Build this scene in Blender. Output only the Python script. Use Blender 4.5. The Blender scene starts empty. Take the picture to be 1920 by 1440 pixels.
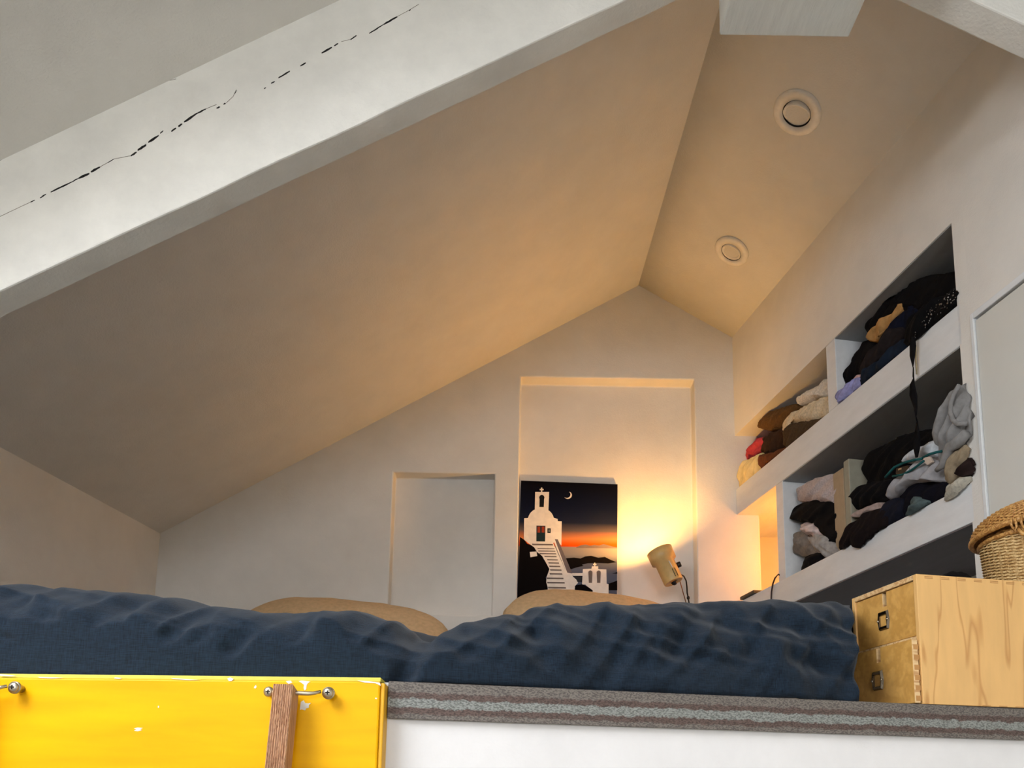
import bpy, math, random
from mathutils import Vector, Matrix, noise
random.seed(7)
sc = bpy.context.scene
COL = sc.collection

# ------------------------------------------------------------------ camera
CZ = 1.85                                   # lens height above the lower floor
FPX, X0, Y0 = 1500.0, 960.0, 1258.0         # focal length and principal point, 1920x1440 frame
PITCH, ROLL = math.radians(8.5), math.radians(1.0)
D = Vector((0, math.cos(PITCH), math.sin(PITCH)))
U_ = Vector((0, -math.sin(PITCH), math.cos(PITCH)))
R_ = Vector((1, 0, 0))
R = R_ * math.cos(ROLL) + U_ * math.sin(ROLL)
U = -R_ * math.sin(ROLL) + U_ * math.cos(ROLL)
cam_d = bpy.data.cameras.new('camera')
cam = bpy.data.objects.new('camera', cam_d)
COL.objects.link(cam)
cam.matrix_world = Matrix(((R.x, U.x, -D.x, 0), (R.y, U.y, -D.y, 0), (R.z, U.z, -D.z, CZ), (0, 0, 0, 1)))
cam_d.sensor_width = 36
cam_d.lens = FPX / 1920 * 36
cam_d.shift_y = (Y0 - 720) / 1920
cam_d.clip_start = 0.02
sc.camera = cam

# ------------------------------------------------------------------ world, exposure
world = bpy.data.worlds.new('overcast_sky')
sc.world = world
world.use_nodes = True
bgn = world.node_tree.nodes['Background']
bgn.inputs['Color'].default_value = (0.90, 0.935, 1.0, 1)
bgn.inputs['Strength'].default_value = 14.0
sc.view_settings.view_transform = 'Standard'
sc.view_settings.look = 'None'
sc.view_settings.gamma = 1
sc.view_settings.use_curve_mapping = False
sc.view_settings.exposure = 0.48
LAMP_W, ALCOVE_W = 14.5, 2.6


def portal(loc, rot, sx, sy):
    """The open light area of a window or skylight, so the sky is sampled through it."""
    l = bpy.data.lights.new('daylight_portal', 'AREA')
    l.shape = 'RECTANGLE'
    l.size, l.size_y = sx, sy
    l.cycles.is_portal = True
    o = bpy.data.objects.new('daylight_portal', l)
    COL.objects.link(o)
    o.location = loc
    o.rotation_euler = rot
    return o


# ------------------------------------------------------------------ pixel helpers (all lengths relative to the lens, z up)
def ray(px, py):
    return R * ((px - X0) / FPX) - U * ((py - Y0) / FPX) + D


def hit(px, py, n, c):
    r = ray(px, py)
    return r * (c / r.dot(Vector(n)))


YB = 3.7


def PB(px, py, y=YB):
    return hit(px, py, (0, 1, 0), y)


K = 0.165
_q = math.hypot(1, K)
WA = Vector((K, -1, 0)) / _q       # along the right wall, towards the viewer
WN = Vector((1, K, 0)) / _q        # into the right wall
RC = Vector((1.07, 3.7, 0))


def W(s, d, z):
    p = RC + WA * s + WN * d
    return Vector((p.x, p.y, z))


def WP(px, py, d=0.0):
    p = hit(px, py, WN, WN.dot(RC) + d)
    return (p - RC).dot(WA), p.z


def sstep(a, b, x):
    t = max(0, min(1, (x - a) / (b - a)))
    return t * t * (3 - 2 * t)


def interp(tab, x):
    if x <= tab[0][0]:
        return tab[0][1]
    for (a, b), (c, d) in zip(tab, tab[1:]):
        if x <= c:
            t = (x - a) / (c - a) if c > a else 0
            t = t * t * (3 - 2 * t) * 0.5 + t * 0.5
            return b + (d - b) * t
    return tab[-1][1]


# ------------------------------------------------------------------ materials
def lin(c):
    return tuple(((v / 255) / 12.92 if v / 255 <= 0.04045 else ((v / 255 + 0.055) / 1.055) ** 2.4) for v in c[:3]) + (1,)


def newmat(name):
    m = bpy.data.materials.new(name)
    m.use_nodes = True
    nt = m.node_tree
    return m, nt, nt.nodes['Principled BSDF']


def N(nt, typ, **kw):
    n = nt.nodes.new(typ)
    for k, v in kw.items():
        if k in n.inputs:
            n.inputs[k].default_value = v
        else:
            setattr(n, k, v)
    return n


def L(nt, a, b):
    nt.links.new(a, b)


def ramp(nt, fac, stops, interp_='LINEAR'):
    r = nt.nodes.new('ShaderNodeValToRGB')
    r.color_ramp.interpolation = interp_
    e = r.color_ramp.elements
    while len(e) < len(stops):
        e.new(0.5)
    for i, (p, c) in enumerate(stops):
        e[i].position = p
        e[i].color = c
    if fac is not None:
        L(nt, fac, r.inputs['Fac'])
    return r


def coords(nt, scale=(1, 1, 1), rot=(0, 0, 0), kind='Object'):
    tc = nt.nodes.new('ShaderNodeTexCoord')
    mp = nt.nodes.new('ShaderNodeMapping')
    mp.inputs['Scale'].default_value = scale
    mp.inputs['Rotation'].default_value = rot
    L(nt, tc.outputs[kind], mp.inputs['Vector'])
    return mp.outputs['Vector']


def bump(nt, b, height, strength, dist=0.01):
    bn = N(nt, 'ShaderNodeBump', Strength=strength, Distance=dist)
    L(nt, height, bn.inputs['Height'])
    L(nt, bn.outputs['Normal'], b.inputs['Normal'])
    return bn


_MC = {}


def plaster(name, c, rough=0.85, fine=180, wavy=1.0, var=0.04):
    if name in _MC:
        return _MC[name]
    m, nt, b = newmat(name)
    co = coords(nt)
    n1 = N(nt, 'ShaderNodeTexNoise', Scale=1.8, Detail=4.0)
    n2 = N(nt, 'ShaderNodeTexNoise', Scale=fine, Detail=3.0)
    n3 = N(nt, 'ShaderNodeTexNoise', Scale=7.0, Detail=5.0, Roughness=0.6)
    for n in (n1, n2, n3):
        L(nt, co, n.inputs['Vector'])
    col = lin(c)
    lo = tuple(v * (1 - var) for v in col[:3]) + (1,)
    hi = tuple(min(1, v * (1 + var)) for v in col[:3]) + (1,)
    r = ramp(nt, n3.outputs['Fac'], [(0.3, lo), (0.7, hi)])
    L(nt, r.outputs['Color'], b.inputs['Base Color'])
    b.inputs['Roughness'].default_value = rough
    a1 = N(nt, 'ShaderNodeMath', operation='MULTIPLY_ADD')
    a1.inputs[1].default_value = 0.12
    L(nt, n2.outputs['Fac'], a1.inputs[0])
    L(nt, n1.outputs['Fac'], a1.inputs[2])
    a2 = N(nt, 'ShaderNodeMath', operation='MULTIPLY_ADD')
    a2.inputs[1].default_value = 0.35
    L(nt, n3.outputs['Fac'], a2.inputs[0])
    L(nt, a1.outputs[0], a2.inputs[2])
    bump(nt, b, a2.outputs[0], 0.22 * wavy, 0.03)
    _MC[name] = m
    return m


def brushed(name, c, rough=0.55, stretch=(3, 40, 40), var=0.08, st=0.25):
    """painted wood with brush strokes along local/world X by default"""
    if name in _MC:
        return _MC[name]
    m, nt, b = newmat(name)
    co = coords(nt, stretch)
    n1 = N(nt, 'ShaderNodeTexNoise', Scale=1.0, Detail=5.0, Roughness=0.65)
    L(nt, co, n1.inputs['Vector'])
    col = lin(c)
    r = ramp(nt, n1.outputs['Fac'], [(0.3, tuple(v * (1 - var) for v in col[:3]) + (1,)), (0.7, tuple(min(1, v * (1 + var)) for v in col[:3]) + (1,))])
    L(nt, r.outputs['Color'], b.inputs['Base Color'])
    b.inputs['Roughness'].default_value = rough
    bump(nt, b, n1.outputs['Fac'], st, 0.004)
    _MC[name] = m
    return m


def fabric(name, c, weave=900, var=0.25, sheen=0.15, bumps=0.35, rough=0.95, fuzz=60):
    if name in _MC:
        return _MC[name]
    m, nt, b = newmat(name)
    co = coords(nt)
    w1 = N(nt, 'ShaderNodeTexNoise', Scale=fuzz, Detail=4.0)
    w2 = N(nt, 'ShaderNodeTexNoise', Scale=weave, Detail=2.0)
    L(nt, co, w1.inputs['Vector'])
    L(nt, co, w2.inputs['Vector'])
    mx = N(nt, 'ShaderNodeMath', operation='MULTIPLY_ADD')
    mx.inputs[1].default_value = 0.5
    L(nt, w2.outputs['Fac'], mx.inputs[0])
    L(nt, w1.outputs['Fac'], mx.inputs[2])
    col = lin(c)
    r = ramp(nt, mx.outputs[0], [(0.5, tuple(v * (1 - var) for v in col[:3]) + (1,)), (1.0, tuple(min(1, v * (1 + var)) for v in col[:3]) + (1,))])
    L(nt, r.outputs['Color'], b.inputs['Base Color'])
    b.inputs['Roughness'].default_value = rough
    b.inputs['Specular IOR Level'].default_value = 0.15
    b.inputs['Sheen Weight'].default_value = sheen
    b.inputs['Sheen Roughness'].default_value = 0.6
    b.inputs['Sheen Tint'].default_value = col
    bump(nt, b, mx.outputs[0], bumps, 0.004)
    _MC[name] = m
    return m


def plain(name, c, rough=0.6, metal=0.0, spec=0.5):
    if name in _MC:
        return _MC[name]
    m, nt, b = newmat(name)
    co = coords(nt)
    n1 = N(nt, 'ShaderNodeTexNoise', Scale=45.0, Detail=3.0)
    L(nt, co, n1.inputs['Vector'])
    col = lin(c)
    r = ramp(nt, n1.outputs['Fac'], [(0.3, tuple(v * 0.93 for v in col[:3]) + (1,)), (0.7, tuple(min(1, v * 1.05) for v in col[:3]) + (1,))])
    L(nt, r.outputs['Color'], b.inputs['Base Color'])
    b.inputs['Roughness'].default_value = rough
    b.inputs['Metallic'].default_value = metal
    b.inputs['Specular IOR Level'].default_value = spec
    _MC[name] = m
    return m


def wood(name, c1, c2, grain_axis='Z', scale=26, dist=5, rough=0.5, along=1.2, sharp=(0.25, 0.85), st=0.2):
    """grain lines run along grain_axis"""
    if name in _MC:
        return _MC[name]
    m, nt, b = newmat(name)
    s = {'X': (along, scale, scale), 'Y': (scale, along, scale), 'Z': (scale, scale, along)}[grain_axis]
    co = coords(nt, s)
    n1 = N(nt, 'ShaderNodeTexNoise', Scale=1.0, Detail=3.0, Roughness=0.55, Distortion=dist * 0.1)
    L(nt, co, n1.inputs['Vector'])
    mm = N(nt, 'ShaderNodeMath', operation='MULTIPLY')
    mm.inputs[1].default_value = dist
    L(nt, n1.outputs['Fac'], mm.inputs[0])
    fr = N(nt, 'ShaderNodeMath', operation='PINGPONG')
    fr.inputs[1].default_value = 0.5
    L(nt, mm.outputs[0], fr.inputs[0])
    m2 = N(nt, 'ShaderNodeMath', operation='MULTIPLY')
    m2.inputs[1].default_value = 2.0
    L(nt, fr.outputs[0], m2.inputs[0])
    r = ramp(nt, m2.outputs[0], [(sharp[0], lin(c1)), (sharp[1], lin(c2))])
    n2 = N(nt, 'ShaderNodeTexNoise', Scale=6.0, Detail=4.0)
    L(nt, co, n2.inputs['Vector'])
    mix = N(nt, 'ShaderNodeMix', data_type='RGBA', blend_type='MULTIPLY')
    mix.inputs[0].default_value = 0.35
    L(nt, r.outputs['Color'], mix.inputs[6])
    r2 = ramp(nt, n2.outputs['Fac'], [(0.3, (0.72, 0.72, 0.72, 1)), (0.7, (1, 1, 1, 1))])
    L(nt, r2.outputs['Color'], mix.inputs[7])
    L(nt, mix.outputs[2], b.inputs['Base Color'])
    b.inputs['Roughness'].default_value = rough
    bump(nt, b, m2.outputs[0], st, 0.002)
    _MC[name] = m
    return m


# ------------------------------------------------------------------ mesh collector
class MB:
    def __init__(self):
        self.v, self.f, self.sm = [], [], []

    def add(self, vs, fs, smooth=False):
        o = len(self.v)
        self.v += [Vector(p) for p in vs]
        self.f += [tuple(i + o for i in f) for f in fs]
        self.sm += [smooth] * len(fs)
        return self

    def hexa(self, p):
        """8 corners: 4 bottom counter-clockwise, 4 top"""
        return self.add(p, [(3, 2, 1, 0), (4, 5, 6, 7), (0, 1, 5, 4), (1, 2, 6, 5), (2, 3, 7, 6), (3, 0, 4, 7)])

    def box(self, x0, x1, y0, y1, z0, z1):
        return self.hexa([(x0, y0, z0), (x1, y0, z0), (x1, y1, z0), (x0, y1, z0), (x0, y0, z1), (x1, y0, z1), (x1, y1, z1), (x0, y1, z1)])

    def wbox(self, s0, s1, d0, d1, z0, z1):
        """box in right-wall coordinates"""
        return self.hexa([W(s1, d0, z0), W(s1, d1, z0), W(s0, d1, z0), W(s0, d0, z0), W(s1, d0, z1), W(s1, d1, z1), W(s0, d1, z1), W(s0, d0, z1)])

    def prism(self, pts, off):
        """closed planar polygon extruded by vector off"""
        n = len(pts)
        off = Vector(off)
        vs = [Vector(p) for p in pts] + [Vector(p) + off for p in pts]
        fs = [tuple(range(n))[::-1], tuple(range(n, 2 * n))] + [(i, (i + 1) % n, n + (i + 1) % n, n + i) for i in range(n)]
        return self.add(vs, fs)

    def tube(self, pts, r, seg=8, closed=False, flat=None):
        pts = [Vector(p) for p in pts]
        n = len(pts)
        rs = r if isinstance(r, (list, tuple)) else [r] * n
        vs, fs = [], []
        prev = None
        for i, p in enumerate(pts):
            if closed:
                t = pts[(i + 1) % n] - pts[i - 1]
            else:
                t = pts[min(i + 1, n - 1)] - pts[max(i - 1, 0)]
            t.normalize()
            if prev is None:
                ref = Vector((0, 0, 1)) if abs(t.z) < 0.9 else Vector((1, 0, 0))
                a = t.cross(ref).normalized()
            else:
                a = (prev - t * prev.dot(t)).normalized()
            prev = a
            b = t.cross(a)
            for k in range(seg):
                th = 2 * math.pi * k / seg
                vs.append(p + a * (math.cos(th) * rs[i]) + b * (math.sin(th) * rs[i] * (flat or 1)))
        for i in range(n if closed else n - 1):
            j = (i + 1) % n
            for k in range(seg):
                k2 = (k + 1) % seg
                fs.append((i * seg + k, i * seg + k2, j * seg + k2, j * seg + k))
        if not closed:
            fs.append(tuple(range(seg))[::-1])
            fs.append(tuple((n - 1) * seg + k for k in range(seg)))
        return self.add(vs, fs, True)

    def lathe(self, prof, origin, axis=(0, 0, 1), seg=40, ref=None):
        """prof: [(radius, height)] closed into a solid of revolution surface"""
        ax = Vector(axis).normalized()
        rf = Vector(ref) if ref else (Vector((1, 0, 0)) if abs(ax.x) < 0.9 else Vector((0, 1, 0)))
        a = (rf - ax * rf.dot(ax)).normalized()
        b = ax.cross(a)
        o = Vector(origin)
        vs, fs = [], []
        for (r, h) in prof:
            for k in range(seg):
                th = 2 * math.pi * k / seg
                vs.append(o + ax * h + (a * math.cos(th) + b * math.sin(th)) * r)
        for i in range(len(prof) - 1):
            for k in range(seg):
                k2 = (k + 1) % seg
                fs.append((i * seg + k, i * seg + k2, (i + 1) * seg + k2, (i + 1) * seg + k))
        if prof[0][0] > 1e-5 and prof[0] != prof[-1]:
            fs.append(tuple(range(seg))[::-1])
        if prof[-1][0] > 1e-5 and prof[0] != prof[-1]:
            fs.append(tuple((len(prof) - 1) * seg + k for k in range(seg)))
        return self.add(vs, fs, True)

    def base(self):
        xs = [p.x for p in self.v]; ys = [p.y for p in self.v]; zs = [p.z for p in self.v]
        return Vector(((min(xs) + max(xs)) / 2, (min(ys) + max(ys)) / 2, min(zs)))

    def build(self, name, mat, parent=None, bevel=0.0, seg=2, smooth=None, subsurf=0, angle=40):
        """mesh object; coordinates given relative to the lens height, stored relative to the thing's base"""
        up = Vector((0, 0, CZ))
        if parent is None:
            org = self.base() + up
        else:
            q = parent
            while q.parent:
                q = q.parent
            org = Vector(q.location)
        me = bpy.data.meshes.new(name)
        me.from_pydata([tuple(p + up - org) for p in self.v], [], self.f)
        for p, s in zip(me.polygons, self.sm):
            p.use_smooth = s if smooth is None else smooth
        me.validate()
        me.update()
        me.materials.append(mat)
        o = bpy.data.objects.new(name, me)
        COL.objects.link(o)
        if parent is None:
            o.location = org
        else:
            o.parent = parent
        if bevel:
            md = o.modifiers.new('bevel', 'BEVEL')
            md.width = bevel
            md.segments = seg
            md.limit_method = 'ANGLE'
            md.angle_limit = math.radians(angle)
        if subsurf:
            md = o.modifiers.new('subsurf', 'SUBSURF')
            md.levels = md.render_levels = subsurf
        return o


def tag(o, label=None, cat=None, group=None, kind=None):
    for k, v in (('label', label), ('category', cat), ('group', group), ('kind', kind)):
        if v:
            o[k] = v
    return o


def thing(name, label, cat, base, group=None):
    o = bpy.data.objects.new(name, None)
    COL.objects.link(o)
    o.empty_display_size = 0.05
    o.location = Vector(base) + Vector((0, 0, CZ))
    return tag(o, label, cat, group)


def struct(name, mb, mat, label, **kw):
    return tag(mb.build(name, mat, **kw), label, name.split('_')[0], kind='structure')


# ------------------------------------------------------------------ shared materials
M_wall = plaster('white_plaster', (226, 222, 214), wavy=0.9)
M_ceil = plaster('white_ceiling_plaster', (222, 219, 212), wavy=1.5)
M_beam = plaster('old_white_beam_paint', (226, 224, 216), rough=0.7, fine=120, wavy=1.3, var=0.08)
M_shelfpaint = brushed('white_shelf_paint', (224, 226, 226), 0.5, (30, 6, 30), 0.05, 0.2)
M_purlin = brushed('white_brushed_paint', (224, 226, 220), 0.5, (60, 8, 30), 0.06, 0.5)
M_panel = plaster('white_panel_paint', (226, 224, 222), rough=0.6, wavy=0.5, var=0.05)
M_door = plaster('pale_door_paint', (212, 211, 203), rough=0.5, wavy=0.2, var=0.02)
M_floor = wood('floor_pale_boards', (172, 168, 160), (150, 146, 140), 'Y', 18, 4, 0.55)
M_black = plain('black_plastic', (16, 13, 14), 0.45)
M_dark = plain('dark_void', (14, 12, 11), 0.95)
M_chrome = plain('nickel', (196, 186, 168), 0.28, 1.0)
M_zinc = plain('zinc_screw', (188, 178, 156), 0.35, 1.0)

# ==================================================================== the setting
FLOOR = -CZ
ZL = 0.175                                             # loft floor level


def y_edge(x):
    return 1.358 + 0.2 * max(x, -0.215)                # front edge of the loft


mb = MB().box(-2.9, 3.2, -6.4, 4.2, FLOOR - 0.12, FLOOR)
struct('floor', mb, M_floor, 'pale board floor of the room below the loft')

mb = MB().prism([(-2.4, y_edge(-2.4) + .01, ZL - .16), (-.215, y_edge(-.215) + .01, ZL - .16), (1.75, y_edge(1.75) + .01, ZL - .16), (1.75, 4.1, ZL - .16), (-2.4, 4.1, ZL - .16)], (0, 0, .16))
struct('floor_loft', mb, M_panel, 'loft platform floor carrying the bed')

# back wall with two shallow niches
NX = [-2.4, -0.592, -0.100, 0.018, 0.876, 1.18]
NZ = [ZL - .2, 0.815, 1.519, 2.026, 2.9]
ND = 0.078
niche = {(1, 1): ND, (3, 1): ND, (3, 2): ND}
mb = MB()
vid = {}


def wv(x, y, z):
    k = (round(x, 4), round(y, 4), round(z, 4))
    if k not in vid:
        vid[k] = len(mb.v)
        mb.v.append(Vector(k))
    return vid[k]


def wf(*p):
    mb.f.append(tuple(wv(*q) for q in p))
    mb.sm.append(False)


for i in range(len(NX) - 1):
    for j in range(len(NZ) - 1):
        y = YB + niche.get((i, j), 0)
        x0, x1, z0, z1 = NX[i], NX[i + 1], NZ[j], NZ[j + 1]
        wf((x0, y, z0), (x1, y, z0), (x1, y, z1), (x0, y, z1))
        for (di, dj), e in (((1, 0), ((x1, z0), (x1, z1))), ((0, 1), ((x1, z1), (x0, z1)))):
            if i + di < len(NX) - 1 and j + dj < len(NZ) - 1:
                y2 = YB + niche.get((i + di, j + dj), 0)
                if y2 != y:
                    (a, b_), (c, d_) = e
                    wf((a, y, b_), (a, y2, b_), (c, y2, d_), (c, y, d_))
X0w, X1w, Z0w, Z1w, YW = NX[0], NX[-1], NZ[0], NZ[-1], 4.03
for i in range(len(NX) - 1):
    wf((NX[i], YB, Z0w), (NX[i], YW, Z0w), (NX[i + 1], YW, Z0w), (NX[i + 1], YB, Z0w))
    wf((NX[i + 1], YB, Z1w), (NX[i + 1], YW, Z1w), (NX[i], YW, Z1w), (NX[i], YB, Z1w))
for j in range(len(NZ) - 1):
    wf((X0w, YB, NZ[j + 1]), (X0w, YW, NZ[j + 1]), (X0w, YW, NZ[j]), (X0w, YB, NZ[j]))
    wf((X1w, YB, NZ[j]), (X1w, YW, NZ[j]), (X1w, YW, NZ[j + 1]), (X1w, YB, NZ[j + 1]))
wf((X0w, YW, Z0w), (X0w, YW, Z1w), (X1w, YW, Z1w), (X1w, YW, Z0w))
struct('wall_back', mb, M_wall, 'white gable wall at the head of the bed with two shallow niches', bevel=0.006, seg=2)

mb = MB().box(1.0, 2.2, 4.03, 4.1, ZL - .2, 2.9)
struct('wall_alcove', mb, M_wall, 'plaster wall closing the shelf alcove behind the gable')

# left roof slope: n . p = c, with a skylight opening towards the viewer's side
SN, SC_ = Vector((0.503, 0.011, -0.864)), -1.8414


def slope_z(x, y):
    return (SN.x * x + SN.y * y - SC_) / 0.864


def ridge_x(y):
    return 0.603 + (3.7 - y) * 0.0224


def eave_x(y):
    return -1.698 - (3.7 - y) * 0.0648


SKY = (-1.75, -0.80, -1.2, 0.75)                       # x0, x1, y0, y1 of the skylight opening
mb = MB()


def slope_piece(mb, x0, x1, y0, y1, nx=1, ny=1):
    """x0/x1 may be functions of y"""
    fx = lambda a, y: a(y) if callable(a) else a
    up = Vector((-0.503, -0.011, 0.864)) * 0.16
    vs, fs = [], []
    for j in range(ny + 1):
        y = y0 + (y1 - y0) * j / ny
        for i in range(nx + 1):
            x = fx(x0, y) + (fx(x1, y) - fx(x0, y)) * i / nx
            vs.append(Vector((x, y, slope_z(x, y))))
    n = len(vs)
    vs += [p + up for p in vs]
    for j in range(ny):
        for i in range(nx):
            a = j * (nx + 1) + i
            q = (a, a + 1, a + nx + 2, a + nx + 1)
            fs.append(q[::-1])
            fs.append(tuple(k + n for k in q))
    c = [0, nx, ny * (nx + 1) + nx, ny * (nx + 1)]
    per = [i for i in range(nx + 1)] + [j * (nx + 1) + nx for j in range(1, ny + 1)] + [ny * (nx + 1) + i for i in range(nx - 1, -1, -1)] + [j * (nx + 1) for j in range(ny - 1, 0, -1)]
    for a, b_ in zip(per, per[1:] + per[:1]):
        fs.append((a, b_, b_ + n, a + n))
    mb.add(vs, fs)


ev = lambda y: eave_x(y) - 0.25
rg = lambda y: ridge_x(y) + .22
slope_piece(mb, ev, rg, SKY[3], 3.72)
slope_piece(mb, ev, rg, -6.4, SKY[2])
slope_piece(mb, ev, SKY[0], SKY[2], SKY[3])
slope_piece(mb, SKY[1], rg, SKY[2], SKY[3])
struct('ceiling_slope', mb, M_ceil, 'long white plastered roof slope over the bed')

# skylight frame and pane
sl = lambda x, y, o: Vector((x, y, slope_z(x, y))) + Vector((-0.503, -0.011, 0.864)) * o
win = thing('window_1', 'white framed skylight in the long roof slope', 'window', sl((SKY[0] + SKY[1]) / 2, (SKY[2] + SKY[3]) / 2, 0.02))
win['kind'] = 'structure'


def slope_box(mb, x0, x1, y0, y1, o0, o1):
    mb.hexa([sl(x0, y0, o0), sl(x1, y0, o0), sl(x1, y1, o0), sl(x0, y1, o0), sl(x0, y0, o1), sl(x1, y0, o1), sl(x1, y1, o1), sl(x0, y1, o1)])


M_frame = plain('white_window_paint', (235, 235, 232), 0.4)
for a in ((SKY[0], SKY[0] + .06, SKY[2], SKY[3]), (SKY[1] - .06, SKY[1], SKY[2], SKY[3]), (SKY[0] + .06, SKY[1] - .06, SKY[2], SKY[2] + .06), (SKY[0] + .06, SKY[1] - .06, SKY[3] - .06, SKY[3])):
    m_ = MB(); slope_box(m_, *a, 0.05, 0.11); m_.build('frame_bar', M_frame, win, bevel=.004)
mg, nt, b = newmat('window_glass')
nt.nodes.remove(b)
tr = N(nt, 'ShaderNodeBsdfTransparent'); gl = N(nt, 'ShaderNodeBsdfGlossy', Roughness=0.02)
mxs = N(nt, 'ShaderNodeMixShader'); mxs.inputs[0].default_value = 0.06
L(nt, tr.outputs[0], mxs.inputs[1]); L(nt, gl.outputs[0], mxs.inputs[2])
L(nt, mxs.outputs[0], nt.nodes['Material Output'].inputs['Surface'])
m_ = MB(); slope_box(m_, SKY[0] + .05, SKY[1] - .05, SKY[2] + .05, SKY[3] - .05, 0.075, 0.082); m_.build('pane', mg, win)
pc = sl((SKY[0] + SKY[1]) / 2, (SKY[2] + SKY[3]) / 2, 0.14) + Vector((0, 0, CZ))
inn = Vector((0.503, 0.011, -0.864)).normalized()
portal(pc, inn.to_track_quat('-Z', 'Y').to_euler(), 2.0, 1.6)

# right roof slope
mb = MB()


def rw_x(y):
    return 1.07 + K * (3.7 - y)


def right_top(y):
    return 2.254 - 0.034 * (3.7 - y)


vs, fs = [], []
NYS = 20
for j in range(NYS + 1):
    y = -6.4 + (3.72 + 6.4) * j / NYS
    xr, xw = ridge_x(y), rw_x(y)
    for i in range(5):
        t = i / 4 * 1.35
        vs.append(Vector((xr + (xw - xr) * t, y, 2.53 + (right_top(y) - 2.53) * t)))
n = len(vs)
vs += [p + Vector((0.06, 0, 0.14)) for p in vs]
for j in range(NYS):
    for i in range(4):
        a = j * 5 + i
        q = (a, a + 1, a + 6, a + 5)
        fs += [q[::-1], tuple(k + n for k in q)]
per = list(range(5)) + [j * 5 + 4 for j in range(1, NYS + 1)] + [NYS * 5 + i for i in range(3, -1, -1)] + [j * 5 for j in range(NYS - 1, 0, -1)]
for a, b_ in zip(per, per[1:] + per[:1]):
    fs.append((a, b_, b_ + n, a + n))
mb.add(vs, fs, True)
struct('ceiling_short_slope', mb, M_ceil, 'short white roof slope with two recessed spotlights')

# knee wall on the left, below the long slope
mb = MB()
e = lambda y, o: Vector((eave_x(y) - o, y, 0))
pts = [e(3.72, 0), e(-6.4, 0), e(-6.4, .15), e(3.72, .15)]
mb.hexa([Vector((p.x, p.y, FLOOR)) for p in (pts[1], pts[0], pts[3], pts[2])] + [Vector((p.x, p.y, 1.22)) for p in (pts[1], pts[0], pts[3], pts[2])])
struct('wall_left', mb, M_wall, 'low white knee wall under the long roof slope')

# unseen wall behind the viewer; its window is added for frontal daylight
mb = MB()
wx0, wx1, wz0, wz1 = -1.25, 1.25, 0.35, 1.62
mb.box(-2.7, wx0, -6.4, -6.2, FLOOR, 2.9).box(wx1, 3.0, -6.4, -6.2, FLOOR, 2.9)
mb.box(wx0, wx1, -6.4, -6.2, FLOOR, wz0).box(wx0, wx1, -6.4, -6.2, wz1, 2.9)
struct('wall_front', mb, M_wall, 'white gable wall behind the viewer with an added wide window')
added_win = thing('added_window', 'unseen wide window added high in the gable for frontal daylight', 'window', (0, -6.3, wz0))
added_win['kind'] = 'structure'
for a in ((wx0, wx0 + .06, wz0, wz1), (wx1 - .06, wx1, wz0, wz1), (-.03, .03, wz0 + .06, wz1 - .06), (wx0 + .06, wx1 - .06, wz0, wz0 + .06), (wx0 + .06, wx1 - .06, wz1 - .06, wz1)):
    MB().box(a[0], a[1], -6.34, -6.27, a[2], a[3]).build('frame_bar', M_frame, added_win, bevel=.004)
for a in ((wx0 + .06, -.03), (.03, wx1 - .06)):
    MB().box(a[0], a[1], -6.31, -6.303, wz0 + .06, wz1 - .06).build('pane', mg, added_win)
portal((0, -6.42, (wz0 + wz1) / 2 + CZ), (math.radians(90), 0, 0), wx1 - wx0, wz1 - wz0)

# right wall: above the shelving, and the stretch towards the viewer
Z_SOF, Z_MT, Z_MB, Z_LT, Z_LB = 1.735, 1.462, 1.332, 0.902, 0.785
S_UD, S_LD, S_P0, S_P1 = (0.811, 0.873), (0.384, 0.443), 1.512, 1.560
SD = 0.40
mb = MB().wbox(-0.40, S_P1, 0, SD + .08, Z_SOF, 2.7).wbox(S_P1, 10.3, 0, SD + .08, 1.400, 2.7)
struct('wall_right', mb, M_wall, 'white wall over the built-in shelving')
mb = MB().wbox(S_P1 + .0, 10.3, 0.031, SD + .08, FLOOR, 1.400)
struct('wall_right_lower', mb, M_wall, 'white wall stretch beside the shelving towards the viewer')

# closet door flush in the right wall: frame strip and leaf with a gap line
dr = thing('door_1', 'pale flush closet door beside the shelving post', 'door', W(1.9, 0, ZL))
dr['kind'] = 'structure'
MB().wbox(S_P1 + .001, S_P1 + .014, -.004, .03, FLOOR, 1.400).build('frame_jamb', M_shelfpaint, dr, bevel=.002)
MB().wbox(S_P1 + .014, 2.6, -.004, .03, 1.380, 1.400).build('frame_head', M_shelfpaint, dr, bevel=.002)
MB().wbox(S_P1 + .014, 2.6, .020, .03, FLOOR, 1.380).build('gap', M_dark, dr)
MB().wbox(S_P1 + .0155, 2.6, .002, .019, FLOOR, 1.374).build('leaf', M_door, dr, bevel=.002)

# wall under the loft edge
mb = MB().prism([(x, y_edge(x) + o, FLOOR) for x, o in ((-2.4, .014), (-.215, .014), (1.75, .014), (1.75, .12), (-.215, .12), (-2.4, .12))], (0, 0, ZL - .004 - FLOOR))
struct('wall_loft', mb, M_panel, 'white painted wall carrying the loft edge')

# ==================================================================== roof timbers
YT0, YT1 = 1.683, 1.757


def raf_z(x):
    return 1.906 + 0.558 * (x - 0.241)


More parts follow.
